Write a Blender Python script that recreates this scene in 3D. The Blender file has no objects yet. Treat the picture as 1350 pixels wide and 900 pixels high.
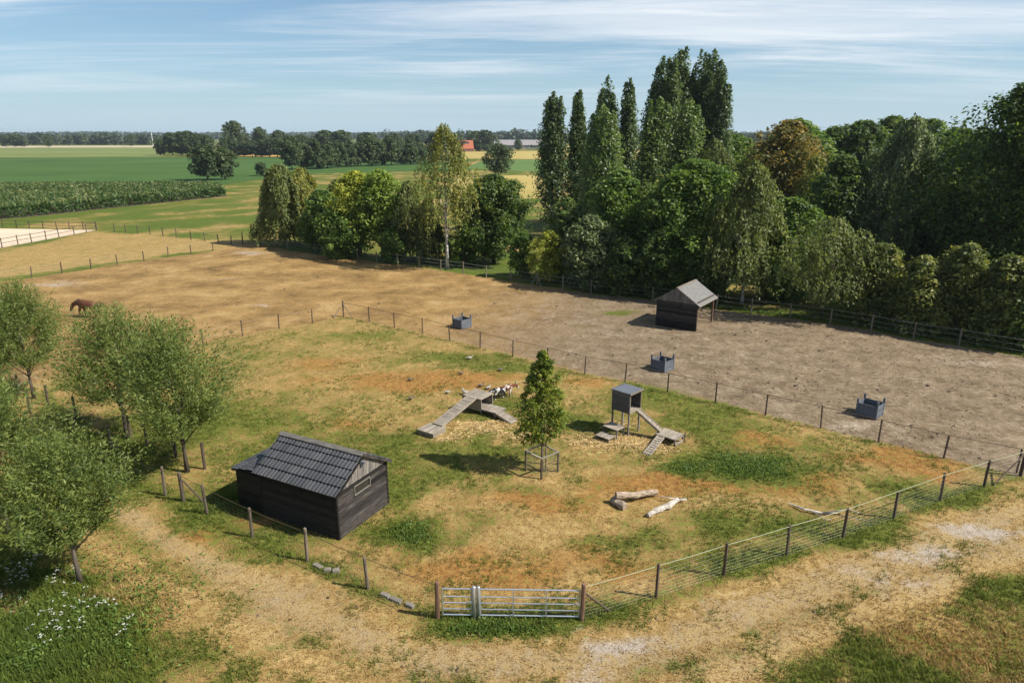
import bpy, math, random
import numpy as np
from mathutils import Vector, Matrix
R = math.radians
SC = bpy.context.scene
COL = SC.collection

# ---------------------------------------------------------------- camera, sky, sun, exposure
CAM_H = 15.0                     # drone height, metres
TILT = R(16.816)                 # downward tilt
FPX = 900.0                      # 24 mm lens on a 36 mm wide frame, in units of a 1350 wide picture
cd = bpy.data.cameras.new('camera'); cam = bpy.data.objects.new('camera', cd); COL.objects.link(cam)
cam.location = (0, 0, CAM_H); cam.rotation_euler = (R(90) - TILT, 0, 0)
cd.sensor_width = 36; cd.lens = 24; cd.clip_start = 0.1; cd.clip_end = 12000
SC.camera = cam

SUN_EL, SUN_AZ = R(44.5), math.atan2(-0.26, 0.966)      # sun stands to the right, a little behind the camera
SUNV = Vector((math.cos(SUN_EL)*math.cos(SUN_AZ), math.cos(SUN_EL)*math.sin(SUN_AZ), math.sin(SUN_EL)))
ld = bpy.data.lights.new('sun', 'SUN'); ld.energy = 5.0; ld.angle = R(0.53); ld.color = (1.0, 0.945, 0.86)
sun = bpy.data.objects.new('sun', ld); COL.objects.link(sun)
sun.rotation_euler = (-SUNV).to_track_quat('-Z', 'Y').to_euler(); sun.location = (60, -20, 60)

w = bpy.data.worlds.new('World'); SC.world = w; w.use_nodes = True
wn, wl = w.node_tree.nodes, w.node_tree.links
wn.clear()
def wnode(t, **k):
    n = wn.new(t)
    for a, b in k.items(): setattr(n, a, b)
    return n
sky = wnode('ShaderNodeTexSky', sky_type='NISHITA', sun_disc=False, sun_elevation=SUN_EL,
            sun_rotation=math.pi/2 - SUN_AZ, altitude=0, air_density=1.0, dust_density=0.35, ozone_density=3.0)
geo = wnode('ShaderNodeTexCoord'); sep = wnode('ShaderNodeSeparateXYZ'); wl.new(geo.outputs['Generated'], sep.inputs[0])
def wmath(op, a, b=None, c=None, clamp=False):
    n = wnode('ShaderNodeMath', operation=op, use_clamp=clamp)
    for i, v in enumerate((a, b, c)):
        if v is None: continue
        if isinstance(v, (int, float)): n.inputs[i].default_value = v
        else: wl.new(v, n.inputs[i])
    return n.outputs[0]
zc = wmath('ADD', wmath('MAXIMUM', sep.outputs[2], 0.0), 0.055)
cu = wmath('DIVIDE', sep.outputs[0], zc); cv = wmath('DIVIDE', sep.outputs[1], zc)
comb = wnode('ShaderNodeCombineXYZ'); wl.new(cu, comb.inputs[0]); wl.new(cv, comb.inputs[1])
def cloud(scale, sx, sy, loc, det, rough, lo, hi, dist=0.6):
    m = wnode('ShaderNodeMapping'); m.inputs['Scale'].default_value = (sx, sy, 1); m.inputs['Location'].default_value = loc
    m.inputs['Rotation'].default_value = (0, 0, R(4))
    wl.new(comb.outputs[0], m.inputs[0])
    n = wnode('ShaderNodeTexNoise'); n.inputs['Scale'].default_value = scale; n.inputs['Detail'].default_value = det
    n.inputs['Roughness'].default_value = rough; n.inputs['Distortion'].default_value = dist
    wl.new(m.outputs[0], n.inputs['Vector'])
    r = wnode('ShaderNodeMapRange', interpolation_type='SMOOTHSTEP'); wl.new(n.outputs[0], r.inputs[0])
    r.inputs[1].default_value = lo; r.inputs[2].default_value = hi
    return r.outputs[0]
c1 = cloud(0.55, 0.30, 1.0, (2.3, 0.9, 0), 8, 0.60, 0.43, 0.68)
c2 = cloud(1.9, 0.18, 1.0, (3.1, 5.2, 0), 7, 0.66, 0.45, 0.72)
csum = wmath('ADD', wmath('MULTIPLY', c1, 0.72), wmath('MULTIPLY', c2, 0.30), clamp=True)
fadeh = wnode('ShaderNodeMapRange', interpolation_type='SMOOTHSTEP'); wl.new(sep.outputs[2], fadeh.inputs[0])
fadeh.inputs[1].default_value = 0.0; fadeh.inputs[2].default_value = 0.11
cm = wmath('MULTIPLY', csum, fadeh.outputs[0])
tint = wnode('ShaderNodeMix', data_type='RGBA', blend_type='MULTIPLY'); tint.inputs['Factor'].default_value = 1.0
wl.new(sky.outputs[0], tint.inputs['A']); tint.inputs['B'].default_value = (0.70, 0.98, 1.14, 1)
veil = wmath('MULTIPLY', wmath('POWER', 2.718, wmath('MULTIPLY', wmath('MAXIMUM', sep.outputs[2], 0.0), -8.0)), 0.95)
mixv = wnode('ShaderNodeMix', data_type='RGBA'); wl.new(veil, mixv.inputs['Factor']); wl.new(tint.outputs['Result'], mixv.inputs['A']); mixv.inputs['B'].default_value = (5.7, 7.3, 8.5, 1)
mixc = wnode('ShaderNodeMix', data_type='RGBA'); wl.new(cm, mixc.inputs['Factor'])
wl.new(mixv.outputs['Result'], mixc.inputs['A']); mixc.inputs['B'].default_value = (9.2, 9.8, 10.4, 1)
bg = wnode('ShaderNodeBackground'); bg.inputs[1].default_value = 0.062; wl.new(mixc.outputs['Result'], bg.inputs[0])
wo = wnode('ShaderNodeOutputWorld'); wl.new(bg.outputs[0], wo.inputs[0])

vs = SC.view_settings; vs.view_transform = 'Standard'; vs.look = 'None'; vs.exposure = 0.62; vs.gamma = 1.0; vs.use_curve_mapping = False
cy = SC.cycles; cy.max_bounces = 5; cy.diffuse_bounces = 3; cy.glossy_bounces = 2; cy.transmission_bounces = 3
cy.transparent_max_bounces = 6; cy.volume_bounces = 0; cy.caustics_reflective = False; cy.caustics_refractive = False

# ---------------------------------------------------------------- survey helper: a point of the plan from its bearing
CT, ST = math.cos(TILT), math.sin(TILT)
def gp(px, py, z=0.0):
    """plan position of a ground point (or a point at height z) surveyed from the drone picture"""
    u, v = (px-675)/FPX, (py-450)/FPX
    k = (CAM_H - z)/(ST + v*CT)
    return Vector((u*k, (CT - v*ST)*k, z))
def height_at(px, py, Y):
    v = (py-450)/FPX
    return CAM_H - (ST + v*CT)*Y/(CT - v*ST)

# ---------------------------------------------------------------- numpy noise and plan masks
def _h(ix, iy, s):
    n = (ix.astype(np.int64)*374761393 + iy.astype(np.int64)*668265263 + s*1442695041) & 0x7fffffff
    n = ((n ^ (n >> 13))*1274126177) & 0x7fffffff
    return ((n ^ (n >> 16)) & 0xffff)/65535.0
def vn(x, y, s):
    xi, yi = np.floor(x), np.floor(y); fx, fy = x-xi, y-yi
    fx = fx*fx*(3-2*fx); fy = fy*fy*(3-2*fy)
    a, b, c, d = _h(xi, yi, s), _h(xi+1, yi, s), _h(xi, yi+1, s), _h(xi+1, yi+1, s)
    return (a*(1-fx)+b*fx)*(1-fy) + (c*(1-fx)+d*fx)*fy
def fbm(x, y, s, o=4):
    t = 0; a = .5; n = 0
    for i in range(o):
        t = t + a*vn(x, y, s+i); n += a; x = x*2.03+17; y = y*2.03+5; a *= .55
    return t/n
def sdf(poly, x, y):
    P = np.array([(p[0], p[1]) for p in poly], float); n = len(P)
    d = np.full(x.shape, 1e18); ins = np.zeros(x.shape, bool)
    for i in range(n):
        ax, ay = P[i]; bx, by = P[(i+1) % n]
        ex, ey = bx-ax, by-ay; wx, wy = x-ax, y-ay
        t = np.clip((wx*ex+wy*ey)/(ex*ex+ey*ey+1e-9), 0, 1)
        d = np.minimum(d, (wx-ex*t)**2 + (wy-ey*t)**2)
        cond = ((ay > y) != (by > y)) & (x < (bx-ax)*(y-ay)/((by-ay) if by != ay else 1e-9) + ax)
        ins ^= cond
    d = np.sqrt(d)
    return np.where(ins, d, -d)
def ss(a, b, x):
    t = np.clip((x-a)/(b-a), 0, 1); return t*t*(3-2*t)
GATE_L, GATE_R = gp(577, 814), gp(767, 817)
NEAR_R = [gp(*p) for p in ((865, 787), (954, 758), (1037, 732), (1111, 708), (1178, 683), (1239, 660), (1297, 641), (1345, 627))]
NEAR_L = [gp(*p) for p in ((485, 776), (405, 739), (333, 708), (273, 677), (242, 660))]
FAR_F = [gp(*p) for p in ((453, 417), (487, 424), (520, 432), (557, 440), (593, 449), (633, 459), (676, 470), (722, 481), (771, 493),
         (824, 503), (880, 517), (943, 531), (1009, 547), (1082, 564), (1158, 583), (1244, 604), (1345, 628))]
FAR_L = [gp(*p) for p in ((412, 426), (368, 433), (320, 443), (268, 455), (212, 468), (150, 482))]
BACK = [gp(*p) for p in ((320, 318), (380, 330), (416, 335.5), (448, 340), (472, 343), (497, 346), (524, 349.5), (553, 353), (581, 357), (611, 361), (641, 366),
        (673, 371), (708, 377), (742, 382), (779, 387), (818, 391), (860, 396), (900, 401), (944, 408), (990, 414), (1041, 420), (1094, 427), (1148, 436), (1204, 447), (1264, 456), (1350, 471), (1440, 487))]
LEFT = [gp(*p) for p in ((-60, 382), (-2, 373), (42, 366), (82, 360), (120, 355), (155, 349), (190, 344), (222, 339), (252, 335), (281, 331))]
PEN = [GATE_L, GATE_R] + NEAR_R + FAR_F[::-1] + FAR_L + [gp(60, 520), gp(165, 628)] + NEAR_L[::-1]
PADDOCK = LEFT + BACK + [gp(1440, 650)] + FAR_F[::-1] + FAR_L + [gp(60, 500), gp(-200, 560)]
DRY_W = [gp(-60, 375), gp(290, 328), gp(318, 317), gp(285, 316), gp(205, 311), (gp(128, 304)), gp(-60, 345)]
PATHP = [gp(1352, 640), gp(1380, 730), gp(1150, 815), gp(1000, 905), gp(560, 920), gp(400, 860), gp(120, 680), gp(175, 660), gp(330, 735), gp(480, 800), gp(577, 835), gp(760, 840), gp(1000, 770), gp(1200, 690)]
GREENS = [(990, 612, 2.6, 1.5, .85), (1045, 625, 1.6, 1.1, .6), (905, 618, 1.2, .8, .75), (655, 826, 1.6, .45, .8), (545, 700, .9, 1.0, .75), (400, 590, 3.2, 2.2, .38), (350, 560, 3, 3, .3),
          (600, 475, 3.5, 1.2, .42), (655, 488, 2.6, 1.2, .4), (630, 590, 3, 1.6, .38), (560, 620, 2.2, 2.0, .32), (770, 560, 2.6, 1.2, .42), (860, 520, 2.2, 2.0, .48), (930, 560, 2.4, 2.2, .48),
          (1060, 585, 2.2, 1.2, .28), (780, 720, 1.4, .7, .3), (700, 790, 2.5, .5, .2), (620, 700, 1.6, 1, .25), (860, 700, 2, .8, .3), (1050, 700, 4.5, .8, .5), (960, 740, 2.5, .5, .5),
          (1230, 650, 3, .7, .5), (680, 530, 1.4, .8, .5), (640, 555, 1.2, .5, .4), (330, 470, 3, 2, .15), (570, 410, .1, .1, 0), (820, 412, 2.0, .8, .65), (470, 445, 4, 1.2, .2),
          (55, 860, 3.2, 2.2, .85), (20, 780, 2.4, 2.4, .8), (150, 880, 1.6, 1.0, .5), (1300, 880, 4.5, 1.3, .40), (1345, 790, 2.4, 1.2, .35), (1130, 900, 3, .6, .3), (30, 690, 2.5, 2.5, .5), (90, 720, 1.5, 1.5, .2), (430, 850, .9, .4, .3), (500, 745, 1.0, .5, .25),
          (230, 690, 3.0, 1.4, .32), (300, 730, 3, 1.2, .28), (250, 560, 3, 3, .5), (150, 600, 4, 4, .4), (700, 640, 1.5, .7, .25), (440, 640, 3.4, 2.2, .55), (305, 668, 2, 1.2, .7), (380, 705, 2, .6, .5), (520, 590, 2.2, 1.4, .4), (960, 700, 1.2, .6, .2)]
BARES = [(822, 850, 1.5, .55, 1.0), (740, 828, .5, .35, .75), (760, 888, .9, .35, .75), (640, 895, .7, .3, .4), (1222, 722, 1.8, .45, .9), (1310, 697, 2.0, .45, 1.0), (1180, 752, 1.6, .3, .65), (1260, 640, .2, .2, 0), (1130, 770, 2.4, .5, .45), (1000, 800, 3, .6, .35),
         (60, 378, 5, 1.6, .75), (85, 373, 3, 1.2, .8), (295, 368, 2.6, .9, .75), (342, 402, 1.4, .5, .9), (330, 334, 3.5, 1.6, .8), (380, 340, 4, 1.6, .5), (612, 382, 1.8, .7, .5), (560, 395, 2.5, 1.0, .3), (490, 412, 3, .8, .5),
         (610, 438, 2.4, .9, .5), (870, 492, 2.2, .9, .5), (1130, 560, 2.6, 1.4, .6), (700, 410, 5, 1.8, .35), (900, 470, 6, 2.6, .4), (1000, 470, 6, 3, .45), (1150, 500, 6, 3, .4), (1290, 480, 5, 1.6, .6), (1280, 560, 4, 2, .35), (840, 440, 5, 1.2, .5), (930, 445, 3, 1, .4),
         (1040, 640, .1, .1, 0), (900, 592, .7, .35, .55), (960, 640, .6, .4, .3), (540, 655, .5, .5, .5), (715, 628, .9, .7, .5), (200, 470, 4, 2, .4), (30, 500, 5, 3, .5), (1150, 648, .6, .4, .35)]
STRAW = [(640, 562, 1.6, .5, 1), (590, 575, 1.0, .4, .9), (800, 582, 2.0, .7, 1), (850, 585, 1.2, .5, .8), (690, 575, 1.0, .3, .8), (600, 760, 6, 1.4, .3), (720, 700, 3, 1.2, .5), (560, 660, 1, .8, .4)]
ORANGE = [(570, 505, 3.5, 1.5, .8), (640, 500, 2.5, .7, .7), (880, 640, 3.4, 1.0, .8), (1180, 600, 3.4, 1.2, .7), (1060, 640, 2.6, 1.0, .6), (990, 575, 1.6, 1.0, .6), (700, 660, 3, 1.0, .6), (640, 740, 3.5, .9, .5), (800, 745, 3, .8, .4), (300, 695, 2.4, .7, .7),
          (500, 500, 3, 2, .5), (420, 500, 3, 2, .3), (90, 740, 1.4, 1.2, .6), (200, 810, 2, 1.4, .4), (470, 560, 1.6, .8, .5), (760, 500, 2, 1.2, .4), (1230, 620, 2, 1, .5), (420, 480, 3, 1, .4), (1250, 850, 2.4, .8, .6), (1330, 880, 2, .8, .5)]
def ell(lst, x, y):
    o = np.zeros(x.shape)
    for px, py, rx, ry, s in lst:
        c = gp(px, py); o = np.maximum(o, s*np.exp(-(((x-c.x)/rx)**2 + ((y-c.y)/ry)**2)*.8))
    return o
def masks(x, y):
    wx = x + 1.6*(fbm(x*.35, y*.35, 3)-.5)*2; wy = y + 1.6*(fbm(x*.35, y*.35, 9)-.5)*2
    pen = ss(-.25, .25, sdf(PEN, x, y)); pad = ss(-.35, .35, sdf(PADDOCK, x+.3*(wx-x), y+.3*(wy-y))) * (1-pen)
    dry = ss(-.6, 1.2, sdf(DRY_W, wx, wy)); path = ss(-.9, .9, sdf(PATHP, x+.5*(wx-x), y+.5*(wy-y)))
    near = ss(48, 34, y)*(1-pen)*(1-pad)
    ge = ell(GREENS, wx, wy); be = ell(BARES, wx, wy); st = ell(STRAW, wx, wy); og = ell(ORANGE, wx, wy)
    far = (1-pen)*(1-pad)*(1-dry)*(1-near)
    n = fbm(x*.16, y*.16, 21)
    green = .37*pen + .02*pad + .30*dry + .36*near + far*(.66+1.3*(n-.5)) + ge
    green = green - .24*path*(1-pen) - .4*st - .22*og - .3*be
    # two trodden wheel tracks run along the pen fence, with a greener crown between them
    d = -sdf(PEN, x, y); wob = .5*(fbm(x*.3, y*.3, 61)-.5)
    trk = (np.exp(-((d-1.9+wob)/.42)**2) + np.exp(-((d-3.7+wob)/.5)**2))*near; mid = np.exp(-((d-2.8+wob)/.4)**2)*near
    edge = np.exp(-((d-.1)/.45)**2)*ss(60, 30, y)*(fbm(x*.5, y*.5, 66)+.1)
    green = green - .22*trk + .20*mid + .42*edge*(1-pad); st = np.clip(st + .4*trk, 0, 1)
    grey = pad*ss(-22, 22, x - .25*(y-55)) + .42*path*(1-pen)
    bare = np.clip(be*(.75+.6*(fbm(x*.8, y*.8, 31)-.3)), 0, 1) + .18*path*(1-pen)
    brown = np.clip(pad*(1-.55*grey) + .25*og + .22*near*path, 0, 1)
    lush = np.clip(ge-.35, 0, 1)*1.4 + .5*far*ss(.42, .62, n)
    return dict(green=np.clip(green, 0, 1), bare=np.clip(bare, 0, 1), brown=np.clip(brown, 0, 1), grey=grey,
                lush=np.clip(lush, 0, 1), straw=np.clip(st + .45*path*(1-pen), 0, 1), orange=np.clip(og+.25*pad*(1-np.clip(grey, 0, 1))+.19*pen, 0, 1))

# ---------------------------------------------------------------- materials
MAT = {}
class NT:
    def __init__(s, name):
        s.m = bpy.data.materials.new(name); s.m.use_nodes = True; s.t = s.m.node_tree; s.t.nodes.clear(); MAT[name] = s.m
    def n(s, t, **k):
        x = s.t.nodes.new(t)
        for a, b in k.items(): setattr(x, a, b)
        return x
    def l(s, a, b): s.t.links.new(a, b)
    def put(s, sock, v):
        if isinstance(v, bpy.types.NodeSocket): s.l(v, sock)
        elif isinstance(v, (tuple, list)) and len(v) == 3 and sock.type == 'RGBA': sock.default_value = (*v, 1)
        else: sock.default_value = v
    def coord(s, which='Object', scale=None, rot=None):
        o = s.n('ShaderNodeTexCoord').outputs[which]
        if scale or rot:
            m = s.n('ShaderNodeMapping'); s.l(o, m.inputs[0])
            if scale: m.inputs['Scale'].default_value = scale
            if rot: m.inputs['Rotation'].default_value = rot
            o = m.outputs[0]
        return o
    def noise(s, vec, scale, det=4, rough=.6, dist=0):
        x = s.n('ShaderNodeTexNoise'); s.l(vec, x.inputs['Vector'])
        x.inputs['Scale'].default_value = scale; x.inputs['Detail'].default_value = det
        x.inputs['Roughness'].default_value = rough; x.inputs['Distortion'].default_value = dist
        return x.outputs[0]
    def math(s, op, a, b=None, c=None, clamp=False):
        x = s.n('ShaderNodeMath', operation=op, use_clamp=clamp)
        for i, v in enumerate((a, b, c)):
            if v is not None: s.put(x.inputs[i], v)
        return x.outputs[0]
    def rng(s, v, a, b, c=0., d=1., smooth=True):
        x = s.n('ShaderNodeMapRange', interpolation_type='SMOOTHSTEP' if smooth else 'LINEAR'); s.put(x.inputs[0], v)
        for i, q in enumerate((a, b, c, d)): s.put(x.inputs[i+1], q)
        return x.outputs[0]
    def mix(s, f, a, b, blend='MIX'):
        x = s.n('ShaderNodeMix', data_type='RGBA', blend_type=blend)
        s.put(x.inputs['Factor'], f); s.put(x.inputs['A'], a); s.put(x.inputs['B'], b); return x.outputs['Result']
    def ramp(s, f, stops):
        x = s.n('ShaderNodeValToRGB'); s.l(f, x.inputs[0]); e = x.color_ramp.elements
        while len(e) < len(stops): e.new(.5)
        for i, (p, c) in enumerate(stops): e[i].position = p; e[i].color = (*c, 1)
        return x.outputs[0]
    def attr(s, n): return s.n('ShaderNodeAttribute', attribute_name=n)
    def out(s, col, rough=.8, bump=None, bstr=.3, bdist=.02, metal=0., spec=.3, transl=None, tf=.35):
        p = s.n('ShaderNodeBsdfPrincipled'); s.put(p.inputs['Base Color'], col); s.put(p.inputs['Roughness'], rough)
        p.inputs['Metallic'].default_value = metal; p.inputs['Specular IOR Level'].default_value = spec
        if bump is not None:
            b = s.n('ShaderNodeBump'); b.inputs['Strength'].default_value = bstr; b.inputs['Distance'].default_value = bdist
            s.l(bump, b.inputs['Height']); s.l(b.outputs[0], p.inputs['Normal'])
        sh = p.outputs[0]
        if transl is not None:
            t = s.n('ShaderNodeBsdfTranslucent'); s.put(t.inputs[0], transl)
            mx = s.n('ShaderNodeMixShader'); mx.inputs[0].default_value = tf; s.l(sh, mx.inputs[1]); s.l(t.outputs[0], mx.inputs[2]); sh = mx.outputs[0]
        o = s.n('ShaderNodeOutputMaterial'); s.l(sh, o.inputs[0]); return s.m
def objrand(t): return t.n('ShaderNodeObjectInfo').outputs['Random']

def mat_ground():
    t = NT('dry_ground'); v = t.coord('Object')
    n0 = t.noise(v, .22, 5, .6); n1 = t.noise(v, .75, 6, .66, .4); n2 = t.noise(v, 3.2, 5, .65); n3 = t.noise(v, 13, 4, .7); n4 = t.noise(v, 42, 3, .6)
    at = t.attr
    nn = t.math('ADD', t.math('MULTIPLY', n1, .45), t.math('ADD', t.math('MULTIPLY', n2, .5), t.math('MULTIPLY', n3, .45)))   # mean .625
    k = lambda a, gain, off: t.math('ADD', t.math('MULTIPLY', t.math('SUBTRACT', nn, .70), gain), t.math('ADD', at(a).outputs['Fac'], off))
    straw = t.ramp(n2, [(.25, (.19, .118, .042)), (.45, (.29, .19, .070)), (.58, (.40, .275, .112)), (.74, (.54, .40, .195))])
    orange = t.ramp(n2, [(.25, (.16, .078, .024)), (.48, (.285, .148, .044)), (.72, (.42, .245, .085))])
    brown = t.ramp(t.math('ADD', t.math('MULTIPLY', n0, .40), t.math('ADD', t.math('MULTIPLY', n1, .33), t.math('MULTIPLY', n2, .27))), [(.36, (.125, .078, .033)), (.45, (.215, .134, .052)), (.54, (.31, .198, .078)), (.63, (.39, .275, .130))])
    greyc = t.ramp(t.math('ADD', t.math('MULTIPLY', n1, .5), t.math('MULTIPLY', n2, .5)), [(.36, (.095, .070, .044)), (.46, (.165, .122, .078)), (.55, (.235, .178, .118)), (.66, (.33, .265, .19))])
    green = t.ramp(n2, [(.22, (.048, .068, .010)), (.45, (.096, .114, .020)), (.62, (.158, .165, .034)), (.8, (.265, .235, .060))])
    lush = t.ramp(n2, [(.25, (.038, .064, .010)), (.5, (.078, .115, .017)), (.75, (.13, .165, .030))])
    bare = t.ramp(n2, [(.25, (.24, .195, .150)), (.5, (.345, .29, .235)), (.75, (.45, .39, .325))])
    c = t.mix(t.rng(k('orange', 1.6, 0.), .30, .62), straw, orange)
    c = t.mix(t.rng(k('straw', 1.2, 0.), .35, .8), c, t.mix(n3, (.30, .205, .085), (.46, .34, .165)))
    c = t.mix(t.rng(k('brown', .9, 0.), .25, .75), c, brown)
    c = t.mix(t.rng(k('grey', 1.4, 0.), .22, .78), c, greyc)
    c = t.mix(t.rng(k('green', 2.4, 0.), .30, .64), c, green)
    c = t.mix(t.rng(k('lush', 1.5, 0.), .22, .58), c, lush)
    c = t.mix(t.rng(k('bare', 1.5, 0.), .34, .95), c, bare)
    c = t.mix(1., c, t.ramp(n3, [(.28, (.50, .48, .44)), (.5, (.98, .98, .97)), (.72, (1.34, 1.32, 1.26))]), 'MULTIPLY')  # fine grass variation, with micro-shadowing among the blades put into the colour
    c = t.mix(.8, c, t.ramp(n4, [(.3, (.7, .7, .68)), (.55, (1.04, 1.04, 1.04)), (.75, (1.2, 1.2, 1.2))]), 'MULTIPLY')
    c = t.mix(.55, c, t.ramp(n0, [(.3, (.86, .86, .84)), (.6, (1.08, 1.07, 1.05))]), 'MULTIPLY')
    h = t.math('ADD', t.math('MULTIPLY', n3, .6), t.math('MULTIPLY', n4, .4))
    return t.out(c, .95, h, .7, .06, spec=.1)
mat_ground()

def mat_field(name, stops, rows=None, scale=.05, fine=1.0):
    t = NT(name); v = t.coord('Object')
    n0 = t.noise(v, scale, 5, .6); n1 = t.noise(v, fine, 4, .7)
    c = t.ramp(t.math('ADD', t.math('MULTIPLY', n0, .65), t.math('MULTIPLY', n1, .35)), stops)
    if rows:
        wv = t.n('ShaderNodeTexWave', wave_type='BANDS', bands_direction='Y'); t.l(t.coord('Object', rot=(0, 0, R(rows[1]))), wv.inputs[0])
        wv.inputs['Scale'].default_value = rows[0]; wv.inputs['Distortion'].default_value = 1.5; wv.inputs['Detail'].default_value = 3; wv.inputs['Detail Scale'].default_value = .3
        c = t.mix(rows[2], c, t.ramp(wv.outputs[0], [(0, (.62, .66, .6)), (1, (1.12, 1.1, 1.1))]), 'MULTIPLY')
    return t.out(c, .95, n1, .5, .2, spec=.1)
mat_field('beet_leaves', [(.3, (.038, .080, .018)), (.5, (.058, .112, .026)), (.7, (.085, .145, .036))], (.055, 8, .55), .02, .7)
mat_field('far_pasture', [(.3, (.10, .14, .04)), (.5, (.15, .18, .055)), (.7, (.22, .225, .08))], None, .01, .2)
mat_field('stubble', [(.3, (.30, .17, .05)), (.5, (.42, .26, .08)), (.7, (.50, .34, .12))], None, .03, .4)
mat_field('gold_field', [(.3, (.28, .22, .07)), (.5, (.36, .28, .09)), (.7, (.42, .34, .13))], None, .03, .4)
mat_field('bright_field', [(.3, (.07, .125, .035)), (.5, (.095, .155, .042)), (.7, (.125, .19, .055))], None, .03, .4)
mat_field('pale_track', [(.3, (.36, .31, .2)), (.6, (.46, .40, .27))], None, .03, .4)
mat_field('arena_sand', [(.3, (.52, .40, .28)), (.55, (.60, .48, .35)), (.75, (.66, .54, .41))], None, .2, 2.5)

def mat_wood(name, dark, light, axis=0, rough=.85, rnd=.35, grain=26):
    t = NT(name); sc = [grain]*3; sc[axis] = grain*.07
    v = t.coord('Object', scale=tuple(sc)); r = objrand(t)
    add = t.n('ShaderNodeVectorMath', operation='ADD'); t.l(v, add.inputs[0])
    cx = t.n('ShaderNodeCombineXYZ'); rr = t.math('MULTIPLY', r, 60); t.l(rr, cx.inputs[0]); t.l(rr, cx.inputs[1]); t.l(cx.outputs[0], add.inputs[1])
    g = t.noise(add.outputs[0], 1., 5, .65, .3); b = t.noise(t.coord('Object'), 1.7, 4, .6)
    c = t.mix(t.rng(g, .3, .72), dark, light)
    c = t.mix(.6, c, t.ramp(b, [(.3, (.72, .71, .7)), (.65, (1.12, 1.12, 1.12))]), 'MULTIPLY')
    c = t.mix(1., c, t.mix(r, (1-rnd,)*3, (1+rnd*.7,)*3), 'MULTIPLY')
    return t.out(c, rough, g, .35, .01, spec=.25)
mat_wood('tarred_plank_x', (.005, .005, .005), (.028, .024, .021), 0, .7, .65)  # darker than the y planks: shade of the shed's long wall put into the colour
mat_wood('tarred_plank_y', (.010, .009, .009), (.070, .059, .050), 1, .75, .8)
mat_wood('silver_board_z', (.10, .09, .078), (.25, .225, .195), 2, .85, .3)
mat_wood('silver_board_x', (.17, .145, .112), (.39, .335, .265), 0, .85, .25)
mat_wood('silver_board_y', (.17, .145, .112), (.37, .32, .255), 1, .85, .25)
mat_wood('ridge_grey', (.075, .07, .063), (.19, .175, .155), 0, .85, .2)
mat_wood('weathered_post', (.085, .064, .046), (.21, .17, .13), 2, .9, .25)
mat_wood('post_wood', (.055, .040, .028), (.15, .115, .085), 2, .9, .3)
mat_wood('new_post_wood', (.10, .055, .035), (.22, .13, .085), 2, .9, .3)
mat_wood('pale_post_wood', (.12, .095, .07), (.27, .225, .175), 2, .9, .25)
mat_wood('dead_wood', (.25, .215, .17), (.66, .60, .52), 0, .9, .2, 18)
mat_wood('dead_wood_brown', (.13, .09, .058), (.46, .37, .275), 0, .9, .2, 18)
mat_wood('grey_painted_board', (.085, .098, .115), (.135, .15, .17), 0, .7, .12)
mat_wood('hutch_grey_board', (.075, .072, .075), (.135, .13, .132), 0, .8, .22)
mat_wood('rust_board', (.09, .045, .025), (.20, .11, .065), 0, .85, .2)
mat_wood('bark', (.055, .042, .03), (.16, .13, .10), 2, .95, .2, 9)
def mat_birch_bark():
    t = NT('birch_bark'); n = t.noise(t.coord('Object', scale=(2, 2, 7)), 1., 4, .7)
    return t.out(t.ramp(n, [(.38, (.06, .05, .045)), (.48, (.48, .46, .42)), (.8, (.62, .60, .56))]), .8)
mat_birch_bark()
def mat_tile():
    t = NT('slate_tile'); r = objrand(t); n = t.noise(t.coord('Object', scale=(14, 3, 14)), 1., 4, .6); m = t.noise(t.coord('Generated'), 3., 3, .5)
    c = t.mix(r, (.036, .038, .042), (.074, .074, .078)); c = t.mix(t.rng(n, .5, .85), c, (.11, .108, .105))
    return t.out(c, t.math('ADD', t.math('MULTIPLY', m, .2), .42), n, .2, .005, spec=.5)
mat_tile()
def mat_flat(name, col, rough=.6, metal=0., var=.25, scale=6., spec=.4):
    t = NT(name); n = t.noise(t.coord('Object'), scale, 5, .65); r = objrand(t)
    c = t.mix(1., t.mix(n, tuple(q*(1-var) for q in col), tuple(q*(1+var) for q in col)), t.mix(r, (.9,)*3, (1.08,)*3), 'MULTIPLY')
    return t.out(c, rough, n, .1, .005, metal=metal, spec=spec)
mat_flat('galvanised_steel', (.55, .57, .58), .42, .75, .2, 20)
mat_flat('wire_steel', (.30, .30, .28), .5, .6, .2)
mat_flat('rusty_wire', (.085, .055, .038), .8, 0, .3)
mat_flat('pale_rope', (.27, .29, .19), .8, 0, .15)
mat_flat('dark_rail', (.10, .07, .048), .8, 0, .25)
mat_flat('white_tape', (.34, .34, .32), .6, 0, .15)
mat_flat('zinc_sheet', (.15, .165, .19), .45, .35, .2, 5)
mat_flat('glass_dark', (.02, .022, .022), .12, 0, .2, 3, .8)
mat_flat('cream_frame', (.17, .155, .125), .7, 0, .15)
mat_flat('concrete', (.19, .168, .135), .9, 0, .25, 8)
mat_flat('bitumen_shingle', (.165, .16, .152), .9, 0, .35, 9)
mat_flat('roof_tile_red', (.33, .10, .045), .8, 0, .2, 1.)
mat_flat('roof_grey', (.27, .25, .245), .7, 0, .15, .3)
mat_flat('brick', (.22, .11, .075), .85, 0, .25, 1.)
mat_flat('white_render', (.72, .71, .68), .8, 0, .08, 1.)
mat_flat('solar_panel', (.03, .035, .05), .25, 0, .1, 1., .6)
mat_flat('bay_coat', (.095, .035, .014), .55, 0, .3, 3)
mat_flat('black_hair', (.012, .010, .009), .6, 0, .2, 3)
mat_flat('white_coat', (.62, .60, .55), .8, 0, .12, 6)
mat_flat('duck_brown', (.15, .11, .08), .75, 0, .3, 20)
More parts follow.
